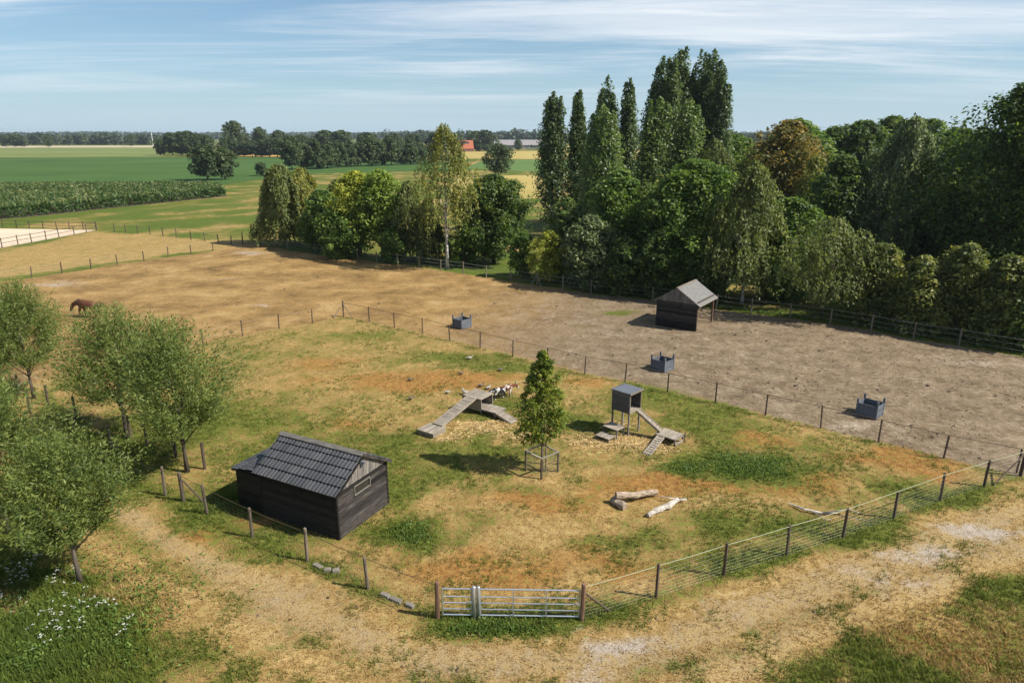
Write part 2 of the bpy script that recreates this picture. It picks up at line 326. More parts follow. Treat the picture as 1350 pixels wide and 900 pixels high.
mat_flat('duck_pale', (.32, .295, .26), .75, 0, .12, 20)
mat_flat('bill_orange', (.50, .26, .05), .6, 0, .1)
def mat_patch(name, c0, c1, scale, lo, seed):
    t = NT(name); v = t.coord('Object', scale=(scale,)*3)
    m = v.node; m.inputs['Location'].default_value = (seed, seed*.7, 0)
    n = t.noise(v, 1., 1, .4); return t.out(t.mix(t.rng(n, lo-.02, lo+.02), c0, c1), .8)
mat_patch('goat_brown_patch', (.50, .47, .43), (.15, .052, .022), 2.4, .47, 1.3)
mat_patch('goat_black_patch', (.48, .46, .43), (.015, .014, .014), 2.2, .40, 4.1)

def mat_leaf(name, stops, transl, tf=.38, rough=.55, hue=.3, clump=.5):
    t = NT(name); a = t.attr('v').outputs['Fac']; n = t.noise(t.coord('Object'), clump, 3, .6)
    f = t.math('ADD', a, t.math('MULTIPLY', t.math('SUBTRACT', n, .5), hue), clamp=True)
    c = t.ramp(f, [(p, tuple(q*1.62 for q in c_)) for p, c_ in stops])
    tr = t.mix(1., c, transl, 'MULTIPLY')
    return t.out(c, rough, spec=.28, transl=tr, tf=tf)
L = mat_leaf
L('leaf_willow', [(0, (.030, .048, .011)), (.5, (.072, .098, .023)), (1, (.145, .165, .045))], (1.9, 1.9, 1.0))
L('leaf_sapling', [(0, (.024, .044, .006)), (.5, (.075, .105, .013)), (1, (.19, .20, .028))], (2.0, 1.9, .7))
L('leaf_poplar', [(0, (.020, .036, .013)), (.5, (.042, .066, .022)), (1, (.088, .112, .040))], (1.8, 1.9, .9), rough=.42)
L('leaf_poplar_light', [(0, (.034, .058, .016)), (.5, (.068, .10, .027)), (1, (.125, .155, .048))], (1.8, 1.9, .9), rough=.42)
L('leaf_dark', [(0, (.016, .032, .008)), (.5, (.038, .064, .014)), (1, (.092, .125, .026))], (1.8, 1.9, .8))
L('leaf_mid', [(0, (.024, .048, .009)), (.5, (.056, .095, .017)), (1, (.125, .165, .034))], (1.8, 1.9, .8))
L('leaf_bright', [(0, (.045, .082, .014)), (.5, (.10, .145, .026)), (1, (.20, .24, .045))], (1.8, 1.8, .7))
L('leaf_lime', [(0, (.07, .095, .012)), (.5, (.17, .195, .026)), (1, (.30, .30, .05))], (1.7, 1.6, .6))
L('leaf_birch', [(0, (.040, .055, .016)), (.5, (.080, .100, .030)), (1, (.155, .165, .050))], (1.7, 1.7, .9))
L('leaf_birch_gold', [(0, (.05, .062, .014)), (.5, (.112, .122, .028)), (1, (.21, .20, .045))], (1.6, 1.5, .8))
L('leaf_silver', [(0, (.034, .050, .020)), (.5, (.076, .100, .040)), (1, (.165, .185, .082))], (1.6, 1.7, 1.1))
L('leaf_rust', [(0, (.036, .045, .012)), (.45, (.078, .082, .019)), (.75, (.125, .098, .022)), (1, (.19, .125, .028))], (1.6, 1.4, .7))
L('leaf_hedge', [(0, (.026, .042, .010)), (.5, (.080, .100, .024)), (1, (.20, .20, .055))], (1.6, 1.5, .8))
L('leaf_purple', [(0, (.02, .012, .014)), (.5, (.045, .024, .026)), (1, (.085, .05, .045))], (1.5, 1.2, 1.1))
L('leaf_oak_far', [(0, (.020, .034, .013)), (.5, (.037, .056, .020)), (1, (.072, .092, .034))], (1.6, 1.8, .9), tf=.2)
L('leaf_wood_far', [(0, (.018, .030, .015)), (.5, (.031, .046, .021)), (1, (.056, .074, .031))], (1.5, 1.7, .9), tf=.15, clump=.03)
L('leaf_maize', [(0, (.016, .034, .008)), (.5, (.034, .062, .014)), (.85, (.062, .090, .024)), (1, (.12, .125, .05))], (1.7, 1.8, .8), tf=.25, clump=.15)
def mat_grass():
    t = NT('grass_blades'); c = t.attr('col').outputs['Color']
    return t.out(c, .75, spec=.15, transl=t.mix(1., c, (1.3, 1.3, .9), 'MULTIPLY'), tf=.3)
mat_grass()

# ---------------------------------------------------------------- mesh helpers
def new_mesh(name, verts, faces):
    me = bpy.data.meshes.new(name); me.from_pydata([tuple(v) for v in verts], [], faces); me.validate(); me.update(); return me
class MB:
    def __init__(s): s.v = []; s.f = []
    def add(s, vs, fs):
        b = len(s.v); s.v += [Vector(v) for v in vs]; s.f += [tuple(i+b for i in f) for f in fs]; return s
    def hexa(s, p):   # 4 bottom then 4 top corners, counter-clockwise from above
        return s.add(p, [(3, 2, 1, 0), (4, 5, 6, 7), (0, 1, 5, 4), (1, 2, 6, 5), (2, 3, 7, 6), (3, 0, 4, 7)])
    def box(s, x0, x1, y0, y1, z0, z1):
        return s.hexa([(x0, y0, z0), (x1, y0, z0), (x1, y1, z0), (x0, y1, z0), (x0, y0, z1), (x1, y0, z1), (x1, y1, z1), (x0, y1, z1)])
    def beam(s, a, b, wd, ht, up=(0, 0, 1)):
        a, b = Vector(a), Vector(b); d = (b-a).normalized(); sd = d.cross(Vector(up))
        if sd.length < 1e-4: sd = d.cross(Vector((1, 0, 0)))
        sd.normalize(); u = sd.cross(d); sd *= wd/2; u *= ht/2
        return s.hexa([a-sd-u, a+sd-u, b+sd-u, b-sd-u, a-sd+u, a+sd+u, b+sd+u, b-sd+u])
    def tube(s, pts, rs, n=6, cap=True):
        pts = [Vector(p) for p in pts]; rings = []
        for i, p in enumerate(pts):
            d = (pts[min(i+1, len(pts)-1)] - pts[max(i-1, 0)]).normalized()
            a = d.cross(Vector((0, 0, 1)) if abs(d.z) < .9 else Vector((1, 0, 0))).normalized(); c = d.cross(a)
            rings.append([p + (a*math.cos(k*2*math.pi/n) + c*math.sin(k*2*math.pi/n))*rs[i] for k in range(n)])
        vs = [v for r in rings for v in r]; fs = []
        for i in range(len(pts)-1):
            for k in range(n):
                fs.append((i*n+k, i*n+(k+1) % n, (i+1)*n+(k+1) % n, (i+1)*n+k))
        if cap: fs += [tuple(range(n))[::-1], tuple((len(pts)-1)*n+k for k in range(n))]
        return s.add(vs, fs)
    def mesh(s, name): return new_mesh(name, s.v, s.f)
    def build(s, name, mat, parent=None, smooth=False, loc=None):
        return link(name, s.mesh(name), mat, parent, smooth, loc)
def link(name, me, mat, parent=None, smooth=False, loc=None):
    if mat and not me.materials: me.materials.append(MAT[mat])
    if smooth:
        me.polygons.foreach_set('use_smooth', [True]*len(me.polygons))
    o = bpy.data.objects.new(name, me); COL.objects.link(o)
    if parent: o.parent = parent
    if loc is not None: o.location = loc
    return o
def tag(o, label=None, cat=None, group=None, kind=None):
    for k, v in (('label', label), ('category', cat), ('group', group), ('kind', kind)):
        if v: o[k] = v
    return o
def thing(name, label, cat, loc=(0, 0, 0), rz=0., group=None):
    o = bpy.data.objects.new(name, None); COL.objects.link(o); o.empty_display_size = .2
    o.location = loc; o.rotation_euler = (0, 0, rz); return tag(o, label, cat, group)
def np_quads(name, V, attr=None, col=None, tri=False):
    """V: (N,k,3) separate faces of k corners"""
    N, k, _ = V.shape; me = bpy.data.meshes.new(name)
    me.vertices.add(N*k); me.vertices.foreach_set('co', V.reshape(-1).astype(np.float32))
    me.loops.add(N*k); me.loops.foreach_set('vertex_index', np.arange(N*k, dtype=np.int32))
    me.polygons.add(N); me.polygons.foreach_set('loop_start', np.arange(N, dtype=np.int32)*k)
    try: me.polygons.foreach_set('loop_total', np.full(N, k, dtype=np.int32))
    except Exception: pass
    if attr is not None:
        a = me.attributes.new('v', 'FLOAT', 'POINT'); a.data.foreach_set('value', np.repeat(attr, k).astype(np.float32))
    if col is not None:
        a = me.color_attributes.new('col', 'FLOAT_COLOR', 'POINT')
        c4 = np.concatenate([col, np.ones((len(col), 1))], 1); a.data.foreach_set('color', np.repeat(c4, k, 0).reshape(-1).astype(np.float32))
    me.update(calc_edges=True); return me
def unit(a): return a/(np.linalg.norm(a, axis=-1, keepdims=True)+1e-9)
def leaf_quads(P, Nn, size, asp, rng, axis=None):
    """diamond leaves at P with normals Nn; axis = preferred long direction"""
    t = rng.normal(size=P.shape) if axis is None else axis + rng.normal(size=P.shape)*.35
    t = unit(t - Nn*(t*Nn).sum(1, keepdims=True)); b = np.cross(Nn, t)
    L_ = size[:, None]; W = L_*asp
    fold = Nn*L_*.18
    return np.stack([P - t*L_, P + b*W - t*L_*.1 + fold*.4, P + t*L_, P - b*W - t*L_*.1 + fold*.4], 1)

# ---------------------------------------------------------------- ground sheet
def spaced(segs):
    out = []
    for a, b, s in segs: out += list(np.arange(a, b, s))
    return np.array(out + [segs[-1][1]])
def grow(a, b, s, f):
    o = [a]
    while o[-1] < b: o.append(o[-1]+s); s *= f
    return o
xs = np.array([-v for v in grow(150, 5000, 4, 1.3)][::-1] + list(spaced([(-149, -60, 1.6), (-60, 52, .45), (52, 149, 1.8)])) + grow(150, 5000, 4, 1.3))
ys = np.array([-v for v in grow(30, 800, 10, 1.5)][::-1] + list(spaced([(-28, 6, 3.), (6, 106, .45), (106, 270, 1.6)])) + grow(272, 7000, 5, 1.3))
GX, GY = np.meshgrid(xs, ys)
gv = np.stack([GX.ravel(), GY.ravel(), np.zeros(GX.size)], 1)
nx, ny = len(xs), len(ys)
ii = (np.arange(ny-1)[:, None]*nx + np.arange(nx-1)[None, :]).ravel()
gf = np.stack([ii, ii+1, ii+1+nx, ii+nx], 1)
me = bpy.data.meshes.new('ground'); me.vertices.add(len(gv)); me.vertices.foreach_set('co', gv.ravel().astype(np.float32))
me.loops.add(gf.size); me.loops.foreach_set('vertex_index', gf.ravel().astype(np.int32)); me.polygons.add(len(gf))
me.polygons.foreach_set('loop_start', np.arange(len(gf), dtype=np.int32)*4)
for k, a in masks(gv[:, 0], gv[:, 1]).items():
    at_ = me.attributes.new(k, 'FLOAT', 'POINT'); at_.data.foreach_set('value', a.astype(np.float32))
me.update(calc_edges=True)
tag(link('ground', me, 'dry_ground'), kind='structure')

def sheet(name, pts, mat, z=.03):
    me = new_mesh(name, [(p[0], p[1], z) for p in pts], [tuple(range(len(pts)))])
    if me.polygons[0].normal.z < 0: me.flip_normals()
    return tag(link(name, me, mat), kind='structure')
sheet('beet_field', [gp(*p) for p in ((-140, 252), (0, 249), (200, 247.5), (250, 246), (300, 243), (345, 236), (420, 229), (520, 226), (600, 226), (640, 222), (560, 210), (370, 207.5), (210, 207), (0, 208), (-160, 209))], 'beet_leaves', .05)
sheet('far_pasture', [gp(*p) for p in ((-200, 208.5), (0, 207.5), (215, 206.5), (215, 194.5), (0, 195.2), (-200, 195.5))], 'far_pasture', .04)
sheet('farm_track', [gp(*p) for p in ((-200, 195.3), (0, 195), (215, 194.3), (215, 192), (0, 192.6), (-200, 193))], 'pale_track', .06)
sheet('stubble_field', [gp(*p) for p in ((300, 206.8), (390, 207), (390, 200), (300, 200))], 'stubble', .07)
sheet('gold_field', [gp(*p) for p in ((560, 209), (715, 210), (960, 212), (960, 199), (715, 199), (590, 200))], 'gold_field', .06)
sheet('bright_field', [gp(*p) for p in ((610, 222), (690, 226), (850, 226), (850, 211), (640, 211))], 'bright_field', .07)
sheet('golden_meadow', [gp(*p) for p in ((590, 262), (760, 262), (760, 234), (690, 231), (600, 232))], 'gold_field', .03)
ARENA = [gp(-160, 352), gp(-2, 326), gp(128, 303.5), gp(127, 297), gp(40, 296), gp(-160, 296)]
ARENA = [gp(-160, 356), gp(0, 327), gp(62, 316), gp(127, 303.5), gp(60, 302.5), gp(-160, 299)]
sheet('riding_arena', ARENA, 'arena_sand', .03)

# ---------------------------------------------------------------- trees
def sphere_dirs(rng, n, zb=0.):
    d = rng.normal(size=(n, 3)); d[:, 2] += zb; return unit(d)
def trunk_mesh(name, H, r, limbs, rng, lean=(0, 0), top=.75):
    mb = MB(); k = 6; pts = []
    for i in range(k):
        t = i/(k-1); pts.append((lean[0]*t*H*top + rng.normal()*.03*r*8*t, lean[1]*t*H*top + rng.normal()*.03*r*8*t, t*H*top-.05))
    mb.tube(pts, [r*(1.35 if i == 0 else 1)*(1-.8*i/(k-1)) for i in range(k)], 8)
    for c in limbs:
        z0 = min(H*top*.95, max(.25*H*top, c[2]*rng.uniform(.45, .75))); f = z0/(H*top)
        a = np.array([lean[0]*z0, lean[1]*z0, z0]); rr = r*(1-.8*f)*.55
        m = a*.45 + np.array(c)*.55 + np.array([0, 0, .12*np.linalg.norm(np.array(c)-a)])
        mb.tube([a, a*.6+m*.4, m, c], [rr, rr*.8, rr*.5, rr*.15], 5, False)
    return mb
PROF = {'round': lambda t: np.sqrt(np.clip(1-(2*t-.9)**2*.9, .05, 1)),
        'egg': lambda t: np.sin(np.pi*np.clip(.14+.86*t, 0, 1)**.75)**.8,
        'column': lambda t: np.clip(np.minimum(.62+t*2.6, 1)*np.clip((1-t)*3.6, 0, 1)**.62, .14, 1),
        'dome': lambda t: np.sqrt(np.clip(1-t**2.2, .04, 1)),
        'flame': lambda t: np.clip(np.minimum(.55+t*2.0, 1)*(1-t)**.62*1.15, .08, 1)}
def crown_pts(rng, prof, H, Rr, hb, M, per, cr, zstretch=1., up=.45, shell=.7, lean=(0, 0)):
    """clumps of leaves spread through a crown's volume"""
    t = rng.uniform(0, 1, M)**.9; z = hb + t*(H-hb); rad = PROF[prof](t)*Rr
    a = rng.uniform(0, 2*np.pi, M); f = np.clip(rng.uniform(0, 1, M)**(.5 if shell < .8 else .33), 0, 1)
    crr = cr*rng.uniform(.6, 1.35, M)*np.clip(rad/Rr*1.2, .45, 1)
    p1, p2, p3 = rng.uniform(0, 6.28, 3)
    rad = rad*np.clip(1 + .20*np.sin(2*a+p1+z*.45) + .17*np.sin(3*a+p2-z*.7) + .11*np.sin(5*a+p3+z*1.1), .55, 1.3)*(1 if zstretch < 1.5 else .85)
    rad = np.maximum(rad - crr*.6, 0)*f
    C = np.stack([rad*np.cos(a) + lean[0]*z, rad*np.sin(a) + lean[1]*z, np.minimum(z, H - crr*.6*zstretch)], 1)
    n = M*per; idx = np.repeat(np.arange(M), per)
    d = sphere_dirs(rng, n, .25); rr = crr[idx]*rng.uniform(.45, 1.08, n)*np.where(rng.uniform(0, 1, n) < .07, 1.4, 1.)
    P = C[idx] + d*rr[:, None]*np.array([1, 1, .8*zstretch])
    Nn = unit(d*.8 + np.array([0, 0, up]) + rng.normal(size=(n, 3))*.5)
    val = np.clip(rng.normal(.5, .2, n) + rng.normal(0, .17, M)[idx], 0, 1)
    P[:, 2] = np.maximum(P[:, 2], .1)
    return C, P, Nn, val
def make_tree(kind, H, Rr, seed, leaf, mat, n=9000, hb=None, trunk_r=None, clump=None, prof=None, bark='bark', lean=(0, 0), asp=.55):
    rng = np.random.default_rng(seed)
    if kind != 'willow': leaf *= .70; n = int(n*1.5)
    hb = H*.16 if hb is None else hb
    tr = trunk_r or (H*.009+.03 if kind in ('birch', 'poplar') else H*.017+.03)
    if kind == 'poplar': Rr *= 1.18
    if kind == 'poplar':
        ns = max(5, int(Rr*3.4)); k = int(n*1.25/ns); Ps, Ns, vals, limbs = [], [], [], []
        for q in range(ns):      # flame-shaped spires packed round the stem, the first one tallest
            a0 = q*2.4+rng.uniform(0, .6); off = 0 if q == 0 else Rr*rng.uniform(.30, .62)
            z0 = hb if q < ns//2 else hb + (H-hb)*rng.uniform(.05, .38); z1 = H if q == 0 else hb + (H-hb)*rng.uniform(.80, .99)
            rs = Rr*rng.uniform(.40, .58)*(1.15 if q == 0 else 1); t = rng.uniform(0, 1, k)**.92; a = rng.uniform(0, 6.28, k)
            p = rng.uniform(0, 6.28, 4); z = z0+(z1-z0)*t
            bump = 1 + .26*np.sin(2*a+z*1.7+p[0]) + .24*np.sin(3*a-z*2.6+p[1]) + .20*np.sin(2*a+z*4.3+p[2]) + .16*np.sin(z*1.1+p[3])
            rad = rs*np.sin(np.pi*np.clip(.10+.90*t, 0, 1)**.60)**.55*bump*rng.uniform(.50, 1.06, k)
            d = np.stack([np.cos(a), np.sin(a), np.zeros(k)], 1)
            Ps.append(d*rad[:, None] + np.stack([off*np.cos(a0)*(1-.35*t), off*np.sin(a0)*(1-.35*t), z], 1) + rng.normal(size=(k, 3))*.10)
            Ns.append(unit(d*.9 + np.array([0, 0, .55]) + rng.normal(size=(k, 3))*.55)); vals.append(np.clip(rng.normal(.5, .2, k) + .22*(bump-1) + rng.normal(0, .06), 0, 1))
            limbs.append(np.array([off*np.cos(a0), off*np.sin(a0), z0+(z1-z0)*.6]))
        P, Nn, v = np.concatenate(Ps), np.concatenate(Ns), np.concatenate(vals)
        Q = leaf_quads(P, Nn, leaf*rng.uniform(.55, 1.3, len(P)), asp, rng)
    elif kind == 'birch':
        M = n//26; t = rng.uniform(.05, 1, M); z = hb+(H-hb)*t; rad = PROF[prof or 'egg'](t)*Rr*rng.uniform(.15, 1, M)**.55
        nb = 12; ba = rng.uniform(0, 6.28, nb); a = ba[rng.integers(0, nb, M)] + rng.normal(0, .28, M)
        rad = rad*np.clip(1+.25*np.sin(2*a+seed+z*.5)+.2*np.sin(3*a-z*.9+2*seed), .5, 1.35)
        S = np.stack([rad*np.cos(a), rad*np.sin(a), z], 1); ln = rng.uniform(.5, 1.0, M)*min(2.6, H*.17)
        k = 26; u = np.tile(np.linspace(0, 1, k), M); idx = np.repeat(np.arange(M), k)
        out = np.stack([np.cos(a), np.sin(a), np.zeros(M)], 1)
        P = S[idx] + out[idx]*(np.sqrt(u)*.35*ln[idx])[:, None] + np.array([0, 0, -1.])*((u**1.5)*ln[idx])[:, None] + rng.normal(size=(M*k, 3))*.13
        P[:, 2] = np.maximum(P[:, 2], .4); Nn = unit(out[idx]*.8 + rng.normal(size=P.shape)*.65 + np.array([0, 0, .55]))
        v = np.clip(rng.normal(.5, .15, M*k) + rng.normal(0, .17, M)[idx], 0, 1)
        Q = leaf_quads(P, Nn, leaf*rng.uniform(.6, 1.3, len(P)), asp, rng, axis=np.tile([0, 0, -1.], (len(P), 1))); limbs = S[rng.choice(M, 18, False)]
    elif kind == 'willow':      # young pollard: feathery shoots with narrow leaves
        M = n//34; t = rng.uniform(0, 1, M); z = hb + (H-hb)*t; rad = PROF[prof or 'egg'](t)*Rr*rng.uniform(.25, 1, M)**.5
        a = rng.uniform(0, 6.28, M); wob = 1+.22*np.sin(a*3+seed)+.15*np.sin(a*5+2*seed+z)
        E = np.stack([rad*wob*np.cos(a), rad*wob*np.sin(a), z], 1); B = np.stack([E[:, 0]*.25, E[:, 1]*.25, hb*.7+(z-hb*.7)*.45], 1)
        k = 34; u = np.tile(np.linspace(.38, 1, k), M); idx = np.repeat(np.arange(M), k); D = E-B
        P = B[idx] + D[idx]*u[:, None] + rng.normal(size=(M*k, 3))*(.16-.06*u)[:, None]
        dirs = unit(D)[idx]; Nn = unit(rng.normal(size=P.shape) + np.array([0, 0, .75]))
        v = np.clip(rng.normal(.5, .17, M*k) + rng.normal(0, .14, M)[idx] + (u-.7)*.35, 0, 1)
        Q = leaf_quads(P, Nn, leaf*rng.uniform(.6, 1.3, len(P)), asp, rng, axis=dirs*.8+np.array([0, 0, -.15])); limbs = E[rng.choice(M, 26, False)]*.95
    else:
        per = 44; M = max(8, n//per)
        C, P, Nn, v = crown_pts(rng, prof or 'round', H, Rr, hb, M, per, (clump or Rr*.3)*.85, 1., .75, .7, lean)
        Q = leaf_quads(P, Nn, leaf*rng.uniform(.6, 1.4, len(P)), asp, rng); limbs = C[rng.choice(M, min(16, M), False)]
    cm_ = np_quads('crown', Q, v); cm_.materials.append(MAT[mat])
    tm = trunk_mesh('trunk', H, tr, limbs, rng, lean).mesh('trunk'); tm.materials.append(MAT[bark])
    tm.polygons.foreach_set('use_smooth', [True]*len(tm.polygons))
    return tm, cm_
def plant(ms, name, label, cat, loc, rz=0., s=1., group=None, sz=None):
    o = thing(name, label, cat, loc, rz, group); o.scale = (s, s, sz or s)
    link('trunk', ms[0], None, o); link('crown', ms[1], None, o); return o
def T(px, py, top, width_px, kind, mat, label, name='tree', cat='tree', seed=1, leaf=.3, n=9000, hb=None, prof=None, bark='bark', group=None, clump=None, asp=.55, lean=(0, 0), dx=0):
    """tree whose foot stands at the surveyed point (px, py); its height and spread follow from the survey"""
    g = gp(px, py); H = height_at(px, top, g.y); mp = (g.y*CT + CAM_H*ST)/FPX; Rr = width_px*mp/2
    return plant(make_tree(kind, H, Rr, seed, leaf, mat, n, None if hb is None else H*hb, prof=prof, bark=bark, clump=clump, asp=asp, lean=lean), name, label, cat, (g.x+dx, g.y, 0), group=group)

# --- Lombardy poplars
PG = 'poplars rising above the garden trees'
T(727, 306, 122, 40, 'poplar', 'leaf_poplar', 'slender dark poplar beside the round oak, shortest of the tall row', 'poplar_tree', seed=11, leaf=.30, n=9000, hb=.06, group=PG)
T(760, 306, 119, 30, 'poplar', 'leaf_poplar', 'thinnest single-spired dark poplar', 'poplar_tree', seed=12, leaf=.30, n=7000, hb=.05, group=PG)
T(794, 303, 100, 44, 'poplar', 'leaf_poplar', 'dark poplar standing behind the pale green poplar', 'poplar_tree', seed=13, leaf=.30, n=9000, hb=.05, group=PG)
T(822, 305, 104, 30, 'poplar', 'leaf_poplar', 'narrow dark poplar between the pale poplar and the big poplar clump', 'poplar_tree', seed=14, leaf=.30, n=7000, hb=.05, group=PG)
T(789, 318, 138, 56, 'poplar', 'leaf_poplar_light', 'pale green poplar with a broad loose column', 'poplar_tree', seed=15, leaf=.30, n=11000, hb=.05, group=PG)
T(862, 300, 74, 50, 'poplar', 'leaf_poplar', 'tall poplar on the outer side of the big clump, gap beneath its top', 'poplar_tree', seed=16, leaf=.31, n=10000, hb=.1, group=PG)
T(889, 298, 62, 48, 'poplar', 'leaf_poplar', 'tallest poplar in the middle of the big clump', 'poplar_tree', seed=17, leaf=.31, n=11000, hb=.1, group=PG)
T(924, 300, 66, 54, 'poplar', 'leaf_poplar', 'tall broad poplar of the big clump beside the rusty tree', 'poplar_tree', seed=18, leaf=.31, n=12000, hb=.1, group=PG)
T(876, 303, 72, 34, 'poplar', 'leaf_poplar', 'narrow poplar wedged between two tall ones in the big clump', 'poplar_tree', seed=21, leaf=.30, n=6500, hb=.1, group=PG)
T(908, 296, 66, 40, 'poplar', 'leaf_poplar', 'tall poplar at the back of the big clump beside the tallest', 'poplar_tree', seed=22, leaf=.30, n=7000, hb=.1, group=PG)
T(938, 304, 90, 34, 'poplar', 'leaf_poplar', 'lower outermost poplar of the big clump above the pale willow-like tree', 'poplar_tree', seed=23, leaf=.30, n=6000, hb=.1, group=PG)
T(859, 316, 128, 48, 'poplar', 'leaf_poplar_light', 'shorter pointed poplar standing before the big clump', 'poplar_tree', seed=19, leaf=.30, n=9000, hb=.06, group=PG)
T(898, 316, 130, 48, 'poplar', 'leaf_poplar_light', 'shorter rounded poplar standing before the tallest poplar', 'poplar_tree', seed=20, leaf=.30, n=9000, hb=.06, group=PG)

# --- garden edge trees, from the far paddock corner towards the shelter
T(378, 323, 217, 62, 'birch', 'leaf_birch', 'weeping olive birch at the far corner of the paddock', 'birch_tree', seed=31, leaf=.26, n=13000, hb=.10, prof='dome', bark='birch_bark')
T(404, 322, 222, 46, 'birch', 'leaf_birch_gold', 'yellowing weeping birch crowded against the corner birch', 'birch_tree', seed=32, leaf=.26, n=8000, hb=.15, prof='dome', bark='birch_bark')
T(428, 331, 250, 62, 'round', 'leaf_mid', 'mid green bushy tree between weeping birch and lime tree', 'broadleaf_tree', seed=33, leaf=.28, n=9000, hb=.05)
T(448, 326, 238, 40, 'birch', 'leaf_birch', 'small dull olive birch behind the bushy green tree', 'birch_tree', seed=34, leaf=.26, n=5000, hb=.2, bark='birch_bark')
T(474, 338, 226, 66, 'round', 'leaf_lime', 'bright lime green acacia-like tree', 'broadleaf_tree', seed=35, leaf=.26, n=9000, hb=.25, clump=1.1)
T(505, 340, 224, 62, 'round', 'leaf_bright', 'fresh green tree standing beside the lime tree', 'broadleaf_tree', seed=36, leaf=.26, n=9500, hb=.22, clump=1.2)
T(456, 340, 272, 70, 'round', 'leaf_mid', 'low rounded green bush under the lime tree', 'bush', 'bush', seed=37, leaf=.26, n=7000, hb=.02)
T(541, 343, 240, 52, 'birch', 'leaf_birch', 'dull green birch between fresh green tree and tall white trunk', 'birch_tree', seed=38, leaf=.25, n=9000, hb=.12, bark='birch_bark')
T(566, 346, 262, 48, 'birch', 'leaf_birch', 'short hanging birch right beside the tall white trunk', 'birch_tree', seed=39, leaf=.25, n=7000, hb=.12, bark='birch_bark')
T(590, 354, 164, 70, 'birch', 'leaf_birch_gold', 'tall thin golden birch with a bare white trunk', 'birch_tree', seed=40, leaf=.21, n=5600, hb=.36, bark='birch_bark')
T(651, 347, 231, 98, 'round', 'leaf_dark', 'dark oak with dense low crown beside the paddock fence', 'oak_tree', seed=41, leaf=.27, n=14000, hb=.10, clump=1.2)
T(612, 350, 296, 50, 'round', 'leaf_mid', 'small dark bush between tall birch and dark oak', 'bush', 'bush', seed=42, leaf=.25, n=4000, hb=.02)
T(520, 346, 300, 44, 'round', 'leaf_mid', 'shaded shrub under the fresh green tree', 'bush', 'bush', seed=43, leaf=.25, n=3500, hb=.02)
T(690, 366, 306, 36, 'flame', 'leaf_mid', 'grey green upright shrub in front of the dark oak', 'bush', 'bush', seed=44, leaf=.2, n=4500, hb=.02, clump=.6)
T(722, 372, 304, 50, 'flame', 'leaf_lime', 'yellow green bamboo clump behind the fence', 'bamboo_clump', 'bamboo', seed=45, leaf=.19, n=7000, hb=.02, clump=.55, asp=.3)
T(746, 368, 262, 54, 'round', 'leaf_poplar_light', 'grey green thin tree behind the bamboo clump', 'broadleaf_tree', seed=46, leaf=.25, n=8000, hb=.08)
T(776, 380, 285, 78, 'round', 'leaf_silver', 'soft silvery green tree between bamboo and big dark tree', 'broadleaf_tree', seed=47, leaf=.24, n=11000, hb=.03, clump=1.0)
T(812, 372, 225, 84, 'round', 'leaf_mid', 'fresh green tree below the pale poplars', 'broadleaf_tree', seed=48, leaf=.27, n=12000, hb=.06, clump=1.2)
T(822, 388, 312, 64, 'round', 'leaf_dark', 'dark shrub behind the fence beside the shelter', 'bush', 'bush', seed=49, leaf=.24, n=6500, hb=.02)
T(858, 374, 232, 60, 'round', 'leaf_hedge', 'yellow tinged tree tucked behind the big dark tree', 'broadleaf_tree', seed=50, leaf=.26, n=7000, hb=.1)
T(906, 385, 212, 136, 'round', 'leaf_mid', 'big dense green tree rising behind the open shelter', 'broadleaf_tree', seed=51, leaf=.26, n=21000, hb=.05, clump=1.3)
T(862, 392, 305, 66, 'round', 'leaf_dark', 'deep green bush right behind the shelter roof', 'bush', 'bush', seed=52, leaf=.24, n=6000, hb=.02)
T(938, 396, 330, 60, 'round', 'leaf_dark', 'low dark shrub between shelter and white birch trunk', 'bush', 'bush', seed=53, leaf=.22, n=5000, hb=.02)
T(978, 400, 214, 92, 'birch', 'leaf_birch', 'airy birch with white trunk beside the shelter', 'birch_tree', seed=54, leaf=.21, n=12000, hb=.2, bark='birch_bark')
T(932, 318, 184, 84, 'birch', 'leaf_birch', 'pale olive willow-like tree below the big poplar clump', 'birch_tree', seed=55, leaf=.28, n=9000, hb=.2)
T(1024, 330, 160, 124, 'round', 'leaf_rust', 'rust tinged broad tree with brown upper leaves', 'broadleaf_tree', seed=56, leaf=.32, n=17000, hb=.12, clump=1.7)
T(1060, 345, 205, 70, 'birch', 'leaf_birch_gold', 'yellow green birch below the rusty tree', 'birch_tree', seed=57, leaf=.26, n=8500, hb=.12, bark='birch_bark')
T(1030, 396, 262, 100, 'round', 'leaf_mid', 'green tree beside the airy birch', 'broadleaf_tree', seed=58, leaf=.25, n=12000, hb=.03, clump=1.1)
T(1092, 372, 205, 100, 'round', 'leaf_dark', 'dark green tree between rusty tree and great birch', 'broadleaf_tree', seed=59, leaf=.27, n=12000, hb=.06, clump=1.4)
T(1172, 376, 156, 128, 'birch', 'leaf_silver', 'great silver green birch with hanging sprays', 'birch_tree', seed=60, leaf=.25, n=22000, hb=.12, bark='birch_bark')
T(1083, 418, 288, 110, 'birch', 'leaf_birch', 'sparse spreading thorn tree leaning over the fence', 'thorn_tree', seed=61, leaf=.18, n=7500, hb=.28, prof='round', lean=(.1, 0))
T(1150, 425, 322, 76, 'dome', 'leaf_hedge', 'yellowish overgrown hedge shrub beside the thorn tree', 'bush', 'bush', seed=62, leaf=.2, n=9000, hb=.02, clump=.9, prof='dome')
T(1205, 436, 338, 76, 'round', 'leaf_hedge', 'olive hedge shrub with hanging yellow sprays', 'bush', 'bush', seed=63, leaf=.2, n=9000, hb=.02, clump=.9, prof='dome')
